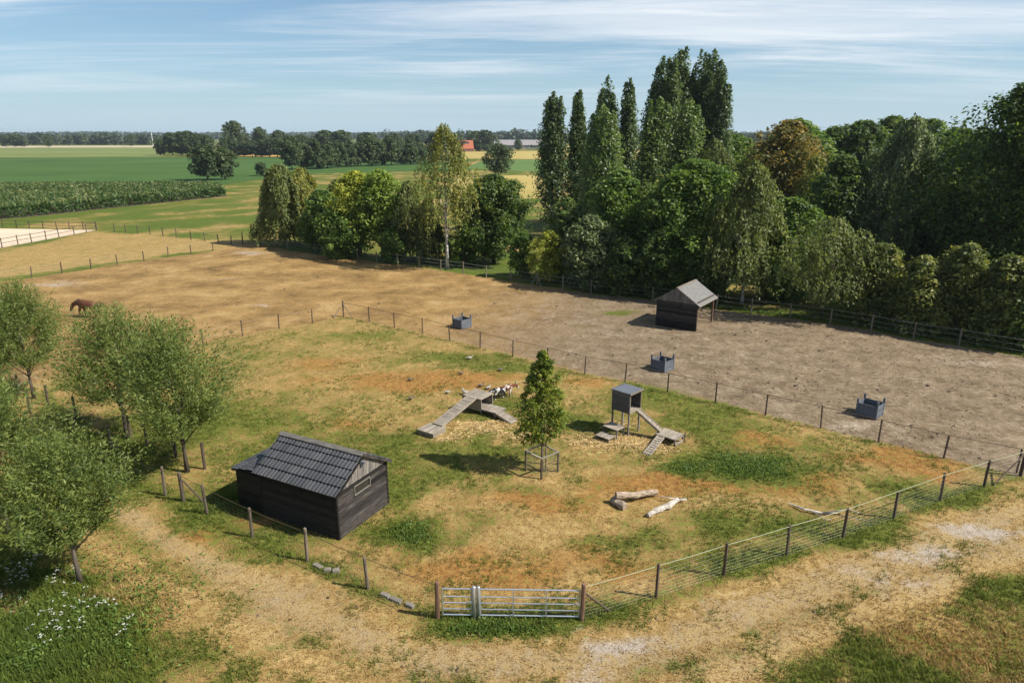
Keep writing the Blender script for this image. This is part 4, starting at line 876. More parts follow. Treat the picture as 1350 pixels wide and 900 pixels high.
# ---------------------------------------------------------------- open field shelter
def shelter():
    o = thing('field_shelter', 'open horse shelter with black end wall and grey shingled roof', 'shelter', (14.64, 52.35, 0), R(54))
    # local x: along the ridge (3.7 m), local y: across to the far eave (3.4 m)
    LX, D, WH, RH = 3.7, 3.45, 2.2, 3.3
    MB().box(.03, .08, .04, D-.04, .02, WH-.02).build('wall', 'tarred_plank_y', o)
    for i in range(11):
        MB().hexa([(-.03, .0, i*.2), (.03, .0, i*.2), (.03, D, i*.2), (-.03, D, i*.2), (-.005, .0, i*.2+.2), (.03, .0, i*.2+.2), (.03, D, i*.2+.2), (-.005, D, i*.2+.2)]).build('board', 'tarred_plank_y', o)
        MB().box(.08, LX-.05, D-.05, D-.01, i*.2, i*.2+.195).build('board', 'tarred_plank_x', o)
        MB().box(LX-.05, LX, .1, D-.05, i*.2, i*.2+.195).build('board', 'tarred_plank_y', o) if i < 0 else None
    for x, y in ((.1, 0), (LX-.12, 0), (LX-.12, D-.17)):
        MB().box(x, x+.12, y, y+.12, 0, WH).build('post', 'post_wood' if x < 1 else 'new_post_wood', o)
    MB().box(.1, LX, .0, .12, WH+.002, WH+.14).build('beam', 'post_wood', o)
    nb = 15; hz = lambda y: WH + (RH-WH)*(1-abs(y-D/2)/(D/2))
    for i in range(nb):
        y0, y1 = i*D/nb, (i+1)*D/nb-.01
        pts = [(y0, WH-.02), (y1, WH-.02), (y1, hz(y1)-.02), (y0, hz(y0)-.02)]
        if y0 < D/2 < y1: pts = [(y0, WH-.02), (y1, WH-.02), (y1, hz(y1)-.02), (D/2, RH-.02), (y0, hz(y0)-.02)]
        k = len(pts); t0 = -.045-.012*(i % 2); vs = [(t0, a, b) for a, b in pts] + [(t0+.03, a, b) for a, b in pts]
        MB().add(vs, [tuple(range(k)), tuple(range(k, 2*k))[::-1]] + [((j+1) % k, j, k+j, k+(j+1) % k) for j in range(k)]).build('gable_board', 'silver_board_z', o)
    an = math.atan2(RH-WH, D/2); ov = .28; full = math.hypot(D/2, RH-WH)+ov; ny_, nx_ = 9, 14; W = LX+.3
    sm = MB().hexa([(0, 0, 0), (W/nx_-.012, 0, 0), (W/nx_-.012, full/ny_+.04, -.014), (0, full/ny_+.04, -.014), (0, 0, .014), (W/nx_-.012, 0, .014), (W/nx_-.012, full/ny_+.04, 0), (0, full/ny_+.04, 0)]).mesh('shingle')
    sm.materials.append(MAT['bitumen_shingle'])
    for side in (0, 1):
        y0 = -ov*math.cos(an) if side == 0 else D+ov*math.cos(an); z0 = WH-ov*math.sin(an)
        roof = MB().hexa([(-.12, y0, z0-.03), (LX+.18, y0, z0-.03), (LX+.18, D/2, RH-.03), (-.12, D/2, RH-.03), (-.12, y0, z0+.02), (LX+.18, y0, z0+.02), (LX+.18, D/2, RH+.02), (-.12, D/2, RH+.02)]).build('roof', 'silver_board_x', o)
        for r_ in range(ny_):
            for i in range(nx_):
                q = link('shingle', sm, None, roof); d = r_*full/ny_; off = (r_ % 2)*.03
                x = -.12+i*W/nx_+off*.3
                q.location = (x if side == 0 else x+W/nx_-.012, y0 + (1 if side == 0 else -1)*d*math.cos(an), z0+.04+d*math.sin(an)); q.rotation_euler = (an, 0, 0 if side == 0 else math.pi)
    MB().beam((-.14, D/2, RH+.06), (LX+.2, D/2, RH+.06), .18, .03).build('ridge_board', 'silver_board_x', o)
shelter()

# ---------------------------------------------------------------- hay tubs
def tub(loc, rz, label):
    o = thing('hay_feeder', label, 'feeder', loc, rz, 'square hay feeders in the paddock'); S = 1.12
    for x, y in ((0, 0), (S-.1, 0), (S-.1, S-.1), (0, S-.1)):
        MB().box(x, x+.1, y, y+.1, 0, 1.02+rnd.uniform(-.04, .04)).build('post', 'grey_painted_board', o)
    for i in range(4):
        z0, z1 = .03+i*.18, .205+i*.18
        MB().box(.1, S-.1, .02, .055, z0, z1).build('board', 'grey_painted_board', o); MB().box(.1, S-.1, S-.055, S-.02, z0, z1).build('board', 'grey_painted_board', o)
        MB().box(.02, .055, .1, S-.1, z0, z1).build('board', 'grey_painted_board', o); MB().box(S-.055, S-.02, .1, S-.1, z0, z1).build('board', 'grey_painted_board', o)
    MB().box(.06, S-.06, .06, S-.06, .04, .10).build('floor', 'post_wood', o)
tub((-4.06, 52.9, 0), R(46), 'grey wooden hay feeder standing far behind the mesh fence beside the braced corner')
tub((10.03, 42.4, 0), R(44), 'grey wooden hay feeder standing behind the climbing tower')
tub((20.0, 34.65, 0), R(44), 'grey wooden hay feeder standing on bare sand beside the fence')

# ---------------------------------------------------------------- goat climbing bridge
def boards(parent, mat, x0, x1, y0, y1, z, th, n, along='y', name='board'):
    for i in range(n):
        j = rnd.uniform(-.008, .008)
        if along == 'y': MB().box(x0+(x1-x0)*i/n, x0+(x1-x0)*(i+1)/n-.012, y0+j, y1+j, z-th, z+rnd.uniform(-.003, .003)).build(name, mat, parent)
        else: MB().box(x0+j, x1+j, y0+(y1-y0)*i/n, y0+(y1-y0)*(i+1)/n-.012, z-th, z+rnd.uniform(-.003, .003)).build(name, mat, parent)
def ramp(o, a, b, w_, n, mat, sidemat, up=.0, name='ramp'):
    """plank ramp from a down to b, width across"""
    a, b = Vector(a), Vector(b); d = (b-a); L_ = d.length; d.normalize(); s = d.cross(Vector((0, 0, 1))).normalized(); u = s.cross(d)
    base = MB(); base.beam(a-u*.02, b-u*.02, w_, .03); q = base.build(name, mat, o)
    for i in range(n):
        c = a + d*(L_*(i+.5)/n) + u*.012; MB().beam(c-s*(w_/2-.02), c+s*(w_/2-.02), L_/n*(.86 if n > 14 else .3), .02 if n > 14 else .03, up=u).build('slat', mat, q)
    for sg in (-1, 1):
        MB().beam(a+s*sg*(w_/2+.018)-u*.02, b+s*sg*(w_/2+.018)-u*.02, .034, .11, up=u).build('side_rail', sidemat, q)
def bridge():
    o = thing('goat_bridge', 'weathered goat climbing bridge with long ramp and open hut', 'climbing frame', (-4.05, 32.2, 0), R(55))
    pl = MB().box(.03, 1.02, .03, 1.12, .02, .24).build('platform', 'silver_board_y', o)
    boards(pl, 'silver_board_x', 0, 1.06, 0, 1.15, .285, .04, 6, 'x')
    ramp(o, (3.98, .56, .97), (.98, .56, .325), .60, 26, 'silver_board_y', 'silver_board_x')
    dk = MB().box(3.97, 5.08, .0, 1.18, .86, .90).build('deck', 'silver_board_y', o)
    boards(dk, 'silver_board_x', 3.93, 5.12, -.08, 1.24, .945, .04, 8, 'x')
    for i in range(4): MB().box(3.95, 3.985, 0, 1.18, .2+i*.165, .355+i*.165).build('wall_board', 'silver_board_y', o)
    for i in range(4): MB().box(5.05, 5.085, 0, 1.18, .2+i*.165, .355+i*.165).build('wall_board', 'silver_board_y', o)
    for i in range(4): MB().box(3.99, 5.04, 1.16, 1.195, .2+i*.165, .355+i*.165).build('wall_board', 'rust_board', o)
    for x, y in ((3.96, -.06), (5.0, -.06), (3.96, 1.2), (5.0, 1.2)):
        MB().box(x, x+.07, y, y+.07, 0, .855).build('leg', 'silver_board_z', o)
    fl = MB().box(3.99, 4.9, -1.05, 1.15, .26, .30).build('lower_deck', 'silver_board_y', o)
    boards(fl, 'silver_board_x', 3.99, 4.9, -1.1, .0, .345, .04, 7, 'x')
    for x, y in ((4.0, -1.04), (4.8, -1.04)): MB().box(x, x+.07, y, y+.07, 0, .258).build('leg', 'silver_board_z', o)
    ramp(o, (4.22, -1.08, .34), (4.16, -2.2, .03), .52, 16, 'silver_board_x', 'silver_board_y')
bridge()

# ---------------------------------------------------------------- goat climbing tower
def tower():
    o = thing('goat_tower', 'tall grey goat hutch on legs with zinc roof and ramps', 'climbing frame', (6.03, 32.52, 0), R(46))
    W, D, z0, z1 = 1.02, 1.1, 1.3, 2.36
    for x, y in ((0, 0), (W-.075, 0), (W-.075, D-.075), (0, D-.075)): MB().box(x, x+.075, y, y+.075, -.02, z0-.002).build('leg', 'silver_board_z', o)
    boards(o, 'silver_board_x', 0, W, -.06, D, z0+.035, .035, 7, 'x', 'floor_board')
    for i in range(5):
        za, zb = z0-.03+i*.216, z0+.18+i*.216
        MB().box(-.035, -.002, 0, D, za, zb).build('wall_board', 'hutch_grey_board', o); MB().box(W+.002, W+.035, 0, D, za, zb).build('wall_board', 'hutch_grey_board', o)
        MB().box(.0, W, D-.035, D, za+.05, zb+.05).build('wall_board', 'rust_board', o)
    for y in (0,): 
        for x in (0, W-.05): MB().box(x, x+.05, -.02, .03, z0+.037, z1).build('door_post', 'pale_post_wood', o)
    MB().box(0, W, -.02, .02, z1-.11, z1-.03).build('lintel', 'rust_board', o)
    ROOF = MB().hexa([(-.08, -.07, z1+.0), (W+.08, -.07, z1-.02), (W+.08, D+.06, z1-.02), (-.08, D+.06, z1), (-.08, -.07, z1+.03), (W+.08, -.07, z1+.01), (W+.08, D+.06, z1+.01), (-.08, D+.06, z1+.03)]).build('roof', 'zinc_sheet', o)
    for i in range(7):
        y = -.06+i*(D+.10)/6.3; MB().hexa([(-.08, y, z1+.031), (W+.08, y, z1+.011), (W+.08, y+.04, z1+.011), (-.08, y+.04, z1+.031), (-.08, y+.01, z1+.07), (W+.08, y+.01, z1+.05), (W+.08, y+.03, z1+.05), (-.08, y+.03, z1+.07)]).build('seam', 'zinc_sheet', ROOF)
    MB().box(-.08, W+.08, -.095, -.071, z1-.05, z1+.04).build('fascia', 'pale_post_wood', ROOF)
    ramp(o, (.70, -.05, z0+.03), (.98, -1.35, .45), .34, 9, 'silver_board_y', 'silver_board_y')
    ld_ = MB().box(.68, 1.5, -2.36, -1.22, .30, .345).build('landing', 'silver_board_y', o); boards(ld_, 'silver_board_x', .62, 1.56, -2.42, -1.18, .385, .035, 8, 'x')
    for x, y in ((.66, -1.3), (1.44, -1.3), (.66, -2.36), (1.44, -2.36)): MB().box(x, x+.07, y, y+.07, -.02, .298).build('leg', 'silver_board_z', o)
    MB().box(1.44, 1.50, -2.46, -2.425, .02, .52).build('end_post', 'post_wood', o)
    MB().box(.66, 1.44, -2.40, -2.365, .05, .17).build('brace_board', 'silver_board_x', o)
    ramp(o, (.62, -1.58, .36), (-1.12, -1.86, .03), .32, 9, 'silver_board_x', 'silver_board_x')
    boards(o, 'silver_board_x', -.78, -.04, .16, 1.08, .56, .035, 6, 'x', 'step_board')
    for x, y in ((-.74, .2), (-.74, .98), (-.12, .2)): MB().box(x, x+.06, y, y+.06, -.02, .523).build('leg', 'silver_board_z', o)
    boards(o, 'silver_board_x', -1.44, -.80, .2, 1.06, .27, .035, 6, 'x', 'step_board')
    for x, y in ((-1.4, .24), (-1.4, .96), (-.88, .24), (-.88, .96)): MB().box(x, x+.06, y, y+.06, -.02, .233).build('leg', 'silver_board_z', o)
tower()

# ---------------------------------------------------------------- sapling guard
def guard():
    S = 1.06; o = thing('tree_guard', 'square timber guard with wire mesh around the young tree', 'tree guard', (CG.x, CG.y, 0), R(41)); h = S/2
    for x, y in ((-h, -h), (h, -h), (h, h), (-h, h)): MB().box(x-.035, x+.035, y-.035, y+.035, -.05, 1.0).build('post', 'post_wood', o)
    for a, b in (((-h-.05, -h), (h+.05, -h)), ((-h-.05, h), (h+.05, h)), ((-h, -h+.045), (-h, h-.045)), ((h, -h+.045), (h, h-.045))):
        MB().beam((*a, 1.022), (*b, 1.022), .085, .04).build('rail', 'silver_board_x' if a[1] == b[1] else 'silver_board_y', o)
    mb = MB()
    for a, b in (((-h, -h), (h, -h)), ((h, -h), (h, h)), ((h, h), (-h, h)), ((-h, h), (-h, -h))):
        a, b = Vector((*a, 0)), Vector((*b, 0))
        for z in (.1, .25, .4, .55, .7, .85): mb.tube([a+Vector((0, 0, z)), b+Vector((0, 0, z))], [.0025]*2, 3, False)
        for i in range(8): p = a.lerp(b, (i+.5)/8); mb.tube([p+Vector((0, 0, .02)), p+Vector((0, 0, .98))], [.0025]*2, 3, False)
    tag(mb.build('wire_mesh', 'wire_steel', o), kind='stuff')
    MB().tube([(.16, -.1, -.1), (.15, -.1, 1.6)], [.035, .03], 7).build('stake', 'pale_post_wood', o)
guard()

# ---------------------------------------------------------------- logs, branches, rubble
def log(label, pts, rs, mat, name='log', seed=1, cat='log', twigs=()):
    rng = random.Random(seed); O = Vector(pts[0]); n = 10; P = [Vector(p)-O for p in pts]
    out, rr = [], []
    for a, b, r0, r1 in zip(P[:-1], P[1:], rs[:-1], rs[1:]):
        for k in range(4): t = k/4; out.append(a.lerp(b, t)+Vector((rng.gauss(0, r0*.1), rng.gauss(0, r0*.1), rng.gauss(0, r0*.06)))); rr.append((r0+(r1-r0)*t)*rng.uniform(.88, 1.12))
    out.append(P[-1]); rr.append(rs[-1])
    mb = MB().tube(out, rr, 12)
    for v in mb.v[:-0 or None]:
        v += Vector((rng.gauss(0, 1), rng.gauss(0, 1), rng.gauss(0, 1)))*max(rs)*.05
    o = mb.build(name, mat, None, False, O); tag(o, label, cat)
    for tw, tr in twigs: MB().tube([Vector(q)-O for q in tw], tr, 6).build('twig', mat, o, True)
    return o
p_, q_ = gp(807, 658, .13), gp(824, 668, .13)
log('short thick grey log lying under the end of another log', [p_, q_], [.17, .16], 'dead_wood_brown', seed=2)
log('long pale trunk resting on the short log', [gp(812, 653, .40), gp(838, 652, .30), gp(866, 648, .17)], [.15, .14, .11], 'dead_wood_brown', seed=3)
log('white barkless crooked trunk lying on the grass', [gp(854, 679, .10), gp(868, 671, .14), gp(880, 667, .13), gp(893, 658.5, .12)], [.10, .12, .13, .11], 'dead_wood', seed=4,
    twigs=[([gp(892, 659, .12), gp(905, 658, .16)], [.06, .045]), ([gp(893, 658, .15), gp(877, 655, .22), gp(858, 652, .1)], [.03, .02, .01])])
log('bleached dead branch with twigs lying beside the rope fence', [gp(1040, 663, .06), gp(1060, 671, .12), gp(1082, 676, .08), gp(1104, 676, .05)], [.02, .045, .05, .02], 'dead_wood', 'dead_branch', 5, 'branch',
    twigs=[([gp(1070, 673, .1), gp(1088, 684, .05), gp(1096, 685, .04)], [.025, .018, .006]), ([gp(1082, 676, .08), gp(1120, 671, .3), gp(1135, 676, .2)], [.03, .02, .006]), ([gp(1104, 676, .05), gp(1120, 682, .1), gp(1150, 687, .05)], [.02, .012, .005]), ([gp(1146, 688, .05), gp(1152, 682, .3)], [.012, .006])])
def rubble(label, px, py, L_, W, H, rz, seed):
    rng = random.Random(seed); mb = MB()
    pts = [(-L_/2, -W/2, -.03), (L_/2, -W/2, -.03), (L_/2, W/2, -.03), (-L_/2, W/2, -.03), (-L_/2*.9, -W/2*.85, H), (L_/2*.92, -W/2*.8, H*.85), (L_/2*.85, W/2*.9, H), (-L_/2*.95, W/2*.8, H*.9)]
    mb.hexa([tuple(c*(1+rng.uniform(-.14, .14)) for c in p) for p in pts]); o = mb.build('rubble_block', 'concrete', None, False, gp(px, py)); o.rotation_euler.z = rz
    b = o.modifiers.new('bevel', 'BEVEL'); b.width = .02; b.segments = 2
    tag(o, label, 'rubble', 'concrete lumps under the fence')
rubble('flat pale concrete lump under the netting before the shed', 419, 747, .42, .22, .10, -.6, 1)
rubble('round holed looking concrete lump beside the flat pale one', 432, 752, .26, .2, .12, .1, 2)
rubble('small grey concrete lump next to two others before the shed', 443, 753, .28, .2, .11, .3, 3)
rubble('concrete lump at the fence foot nearest the brown gate post', 540, 799, .34, .2, .12, -.5, 4)
rubble('long low concrete lump in a row towards the gate', 522, 792, .5, .2, .10, -.55, 5)
rubble('broken concrete lump starting the row towards the gate', 508, 786, .36, .2, .12, -.55, 6)

# ---------------------------------------------------------------- animals
def skin(name, nodes, edges, mat, parent=None, sub=2, loc=None):
    names = list(nodes); me = bpy.data.meshes.new(name)
    me.from_pydata([nodes[k][0] for k in names], [(names.index(a), names.index(b)) for a, b in edges], [])
    me.materials.append(MAT[mat]); o = bpy.data.objects.new(name, me); COL.objects.link(o)
    m = o.modifiers.new('skin', 'SKIN'); m.use_smooth_shade = True
    for i, k in enumerate(names):
        r = nodes[k][1]; o.data.skin_vertices[0].data[i].radius = r if isinstance(r, tuple) else (r, r)
    o.data.skin_vertices[0].data[0].use_root = True
    s = o.modifiers.new('sub', 'SUBSURF'); s.levels = sub; s.render_levels = sub
    if parent: o.parent = parent
    if loc is not None: o.location = loc
    return o
def quadruped(name, label, cat, loc, rz, s, mat, hair, head_z, horns=False, mane=False, group=None):
    o = thing(name, label, cat, loc, rz, group); o.scale = (s, s, s)
    hz = head_z
    N = {'pel': ((-.62, 0, 1.22), (.30, .31)), 'mid': ((-.05, 0, 1.13), (.34, .36)), 'che': ((.48, 0, 1.17), (.29, .35)), 'nb': ((.72, 0, 1.30), (.19, .31)),
         'nm': ((1.0, 0, 1.34+hz*.35), (.14, .23)), 'poll': ((1.28, 0, 1.34+hz*.75), (.11, .17)), 'hd': ((1.46, 0, 1.08+hz*.85), (.10, .15)), 'mz': ((1.64, 0, .80+hz*.9), (.075, .09)),
         'rump': ((-.86, 0, 1.2), (.16, .2))}
    Ed = [('pel', 'mid'), ('mid', 'che'), ('che', 'nb'), ('nb', 'nm'), ('nm', 'poll'), ('poll', 'hd'), ('hd', 'mz'), ('pel', 'rump')]
    for sd, y in (('l', .2), ('r', -.2)):
        st = .10 if sd == 'l' else -.08
        N['s'+sd] = ((.50, y*.85, .92), .15); N['k'+sd] = ((.52+st, y, .52), .085); N['f'+sd] = ((.50+st, y, .14), .06); N['h'+sd] = ((.54+st, y, .03), .075)
        Ed += [('che', 's'+sd), ('s'+sd, 'k'+sd), ('k'+sd, 'f'+sd), ('f'+sd, 'h'+sd)]
        N['t'+sd] = ((-.58, y*.85, .95), .19); N['q'+sd] = ((-.48-st, y, .76), .12); N['o'+sd] = ((-.78-st, y, .54), .09); N['c'+sd] = ((-.72-st, y, .16), .06); N['e'+sd] = ((-.67-st, y, .03), .075)
        Ed += [('pel', 't'+sd), ('t'+sd, 'q'+sd), ('q'+sd, 'o'+sd), ('o'+sd, 'c'+sd), ('c'+sd, 'e'+sd)]
    skin('body', N, Ed, mat, o)
    P = Vector(N['poll'][0])
    for y in (.07, -.07): MB().tube([P+Vector((-.02, y, .08)), P+Vector((-.03, y*1.6, .2)), P+Vector((-.02, y*1.8, .27))], [.05, .04, .008], 6).build('ear', mat, o, True)
    MB().tube([(-.95, 0, 1.28), (-1.06, 0, 1.1), (-1.08, 0, .6 if mane else 1.0)], [.05, .07, .02], 6).build('tail', hair, o, True)
    if mane:
        MB().tube([(.62, 0, 1.58), (1.0, 0, 1.47+hz*.35), (1.26, 0, 1.47+hz*.7)], [.05, .06, .04], 6).build('mane', hair, o, True)
    if horns:
        for y in (.06, -.06): MB().tube([P+Vector((.02, y, .12)), P+Vector((-.04, y*1.5, .34)), P+Vector((-.16, y*2.2, .46))], [.045, .035, .01], 6).build('horn', 'pale_post_wood', o, True)
    return o
h0 = gp(117, 418)
quadruped('horse', 'bay horse with lowered head standing behind the willow on the brown paddock', 'horse', h0, R(172), 1.0, 'bay_coat', 'black_hair', -.35, mane=True)
GG = 'goats resting beside the climbing bridge'
quadruped('goat', 'brown and white goat standing beside the bridge hut', 'goat', gp(667, 523), R(20), .50, 'goat_brown_patch', 'white_coat', .1, horns=True, group=GG)
quadruped('goat', 'black and white goat standing in front of the brown one', 'goat', gp(658, 526), R(205), .48, 'goat_black_patch', 'black_hair', -.3, horns=True, group=GG)
def duck(px, py, rz, pale, label, s=1., z=0.):
    o = thing('duck', label, 'duck', gp(px, py, z), rz, 'ducks scattered over the dry grass'); s *= .82; o.scale = (s, s, s)
    skin('body', {'b': ((0, 0, .13), (.10, .085)), 'f': ((.11, 0, .14), (.075, .075)), 'r': ((-.13, 0, .14), (.065, .05)), 't': ((-.23, 0, .17), (.03, .012)), 'n': ((.17, 0, .21), (.035, .035)), 'h': ((.20, 0, .28), (.042, .042)), 'hh': ((.225, 0, .285), (.03, .028))},
         [('b', 'f'), ('b', 'r'), ('r', 't'), ('f', 'n'), ('n', 'h'), ('h', 'hh')], 'duck_pale' if pale else 'duck_brown', o, 1)
    MB().tube([(.24, 0, .28), (.30, 0, .27)], [.022, .012], 6).build('bill', 'bill_orange', o)
    MB().tube([(-.14, .075, .17), (-.02, .1, .16), (.08, .08, .15)], [.015, .045, .03], 6).build('wing', 'duck_brown' if not pale else 'duck_pale', o, True)
    MB().tube([(-.14, -.075, .17), (-.02, -.1, .16), (.08, -.08, .15)], [.015, .045, .03], 6).build('wing', 'duck_brown' if not pale else 'duck_pale', o, True)
    for y in (.04, -.04): MB().tube([(0, y, .07), (.01, y, 0)], [.012, .01], 5).build('leg', 'bill_orange', o)
for a in ((619, 474, .3, 1, 'whitish duck nearest the mesh fence', 1.3), (608, 494, 2.9, 0, 'brown duck halfway between the whitish duck and the climbing bridge', 1.1), (541, 502, .2, 0, 'brown duck out on the dry grass farthest from the bridge', 1.1),
          (590, 519, 3.2, 1, 'pale duck beside the upper part of the long ramp', 1.1), (542, 527, .5, 0, 'brown duck on the bare straw patch level with the ramp', 1.1), (660, 489, .1, 0, 'dark duck between fence and goats', 1.1),
          (695, 505, 2.2, 0, 'brown duck next to the young tree crown', 1.1), (613.5, 520, 2.4, 1, 'white duck right behind the top of the ramp', 1.5), (634, 510, .4, 0, 'brown duck behind the bridge deck', 1.2),
          (644, 513, 1.0, 1, 'white duck behind the bridge deck next to the goats', 1.2), (652, 549, 2.0, 1, 'white duck sitting before the lower ramp', 1.0)):
    duck(*a)

# ---------------------------------------------------------------- far buildings
def house(name, label, px, py, L_, D, wh, rh, rz, roofm, wallm, wins=3, solar=False):
    o = thing(name, label, 'building', gp(px, py), R(rz)); x, y = L_/2, D/2
    MB().box(-x, x, -y, y, 0, wh).add([(-x, -y, wh), (-x, y, wh), (-x, 0, rh-.1)], [(0, 2, 1)]).add([(x, -y, wh), (x, y, wh), (x, 0, rh-.1)], [(0, 1, 2)]).build('wall', wallm, o)
    e = .4; k = (rh-wh)/y
    rf_ = MB()
    for s in (-1, 1):
        rf_.hexa([(-x-e, s*(y+e), wh-e*k), (x+e, s*(y+e), wh-e*k), (x+e, 0, rh), (-x-e, 0, rh), (-x-e, s*(y+e), wh-e*k+.2), (x+e, s*(y+e), wh-e*k+.2), (x+e, 0, rh+.2), (-x-e, 0, rh+.2)])
    r_ = rf_.build('roof', roofm, o)
    if solar: MB().hexa([(-x*.5, -y*.9, wh+.3*k*.3+.25), (x*.55, -y*.9, wh+.3*k*.3+.25), (x*.55, -y*.2, rh-.2*y*k+.28), (-x*.5, -y*.2, rh-.2*y*k+.28), (-x*.5, -y*.9, wh+.3*k*.3+.4), (x*.55, -y*.9, wh+.3*k*.3+.4), (x*.55, -y*.2, rh-.2*y*k+.4), (-x*.5, -y*.2, rh-.2*y*k+.4)]).build('solar_panel', 'solar_panel', r_)
    for i in range(wins):
        cx = -x+L_*(i+.5)/wins; wd = MB().box(cx-.7, cx+.7, -y-.06, -y-.01, wh*.3, wh*.75).build('window', 'white_render', o); MB().box(cx-.58, cx+.58, -y-.09, -y-.065, wh*.3+.1, wh*.75-.1).build('pane', 'glass_dark', wd)
house('farmhouse', 'far farmhouse with bright orange red roof and solar panels', 612, 200, 16, 11, 3, 10, 12, 'roof_tile_red', 'brick', 3, True)
house('greenhouse', 'long low greenhouse with pale grey roof in the far fields', 690, 196, 66, 22, 4, 9.5, -2, 'roof_grey', 'roof_grey', 8)
house('barn', 'small white walled barn between far oaks', 410, 199, 14, 9, 4, 7, 5, 'roof_grey', 'white_render', 2)
house('farmhouse', 'white gabled house half hidden below the poplar clump', 942, 262, 9, 8, 4.5, 9, 80, 'roof_grey', 'white_render', 2)
mst = thing('radio_mast', 'thin white mast rising beside the dark oak clump', 'mast', gp(202, 193))
MB().tube([(0, 0, 0), (0, 0, 19)], [.45, .25], 8).build('pole', 'white_render', mst); MB().box(-.6, .6, -.6, .6, 15, 16.5).build('antenna_box', 'white_render', mst)

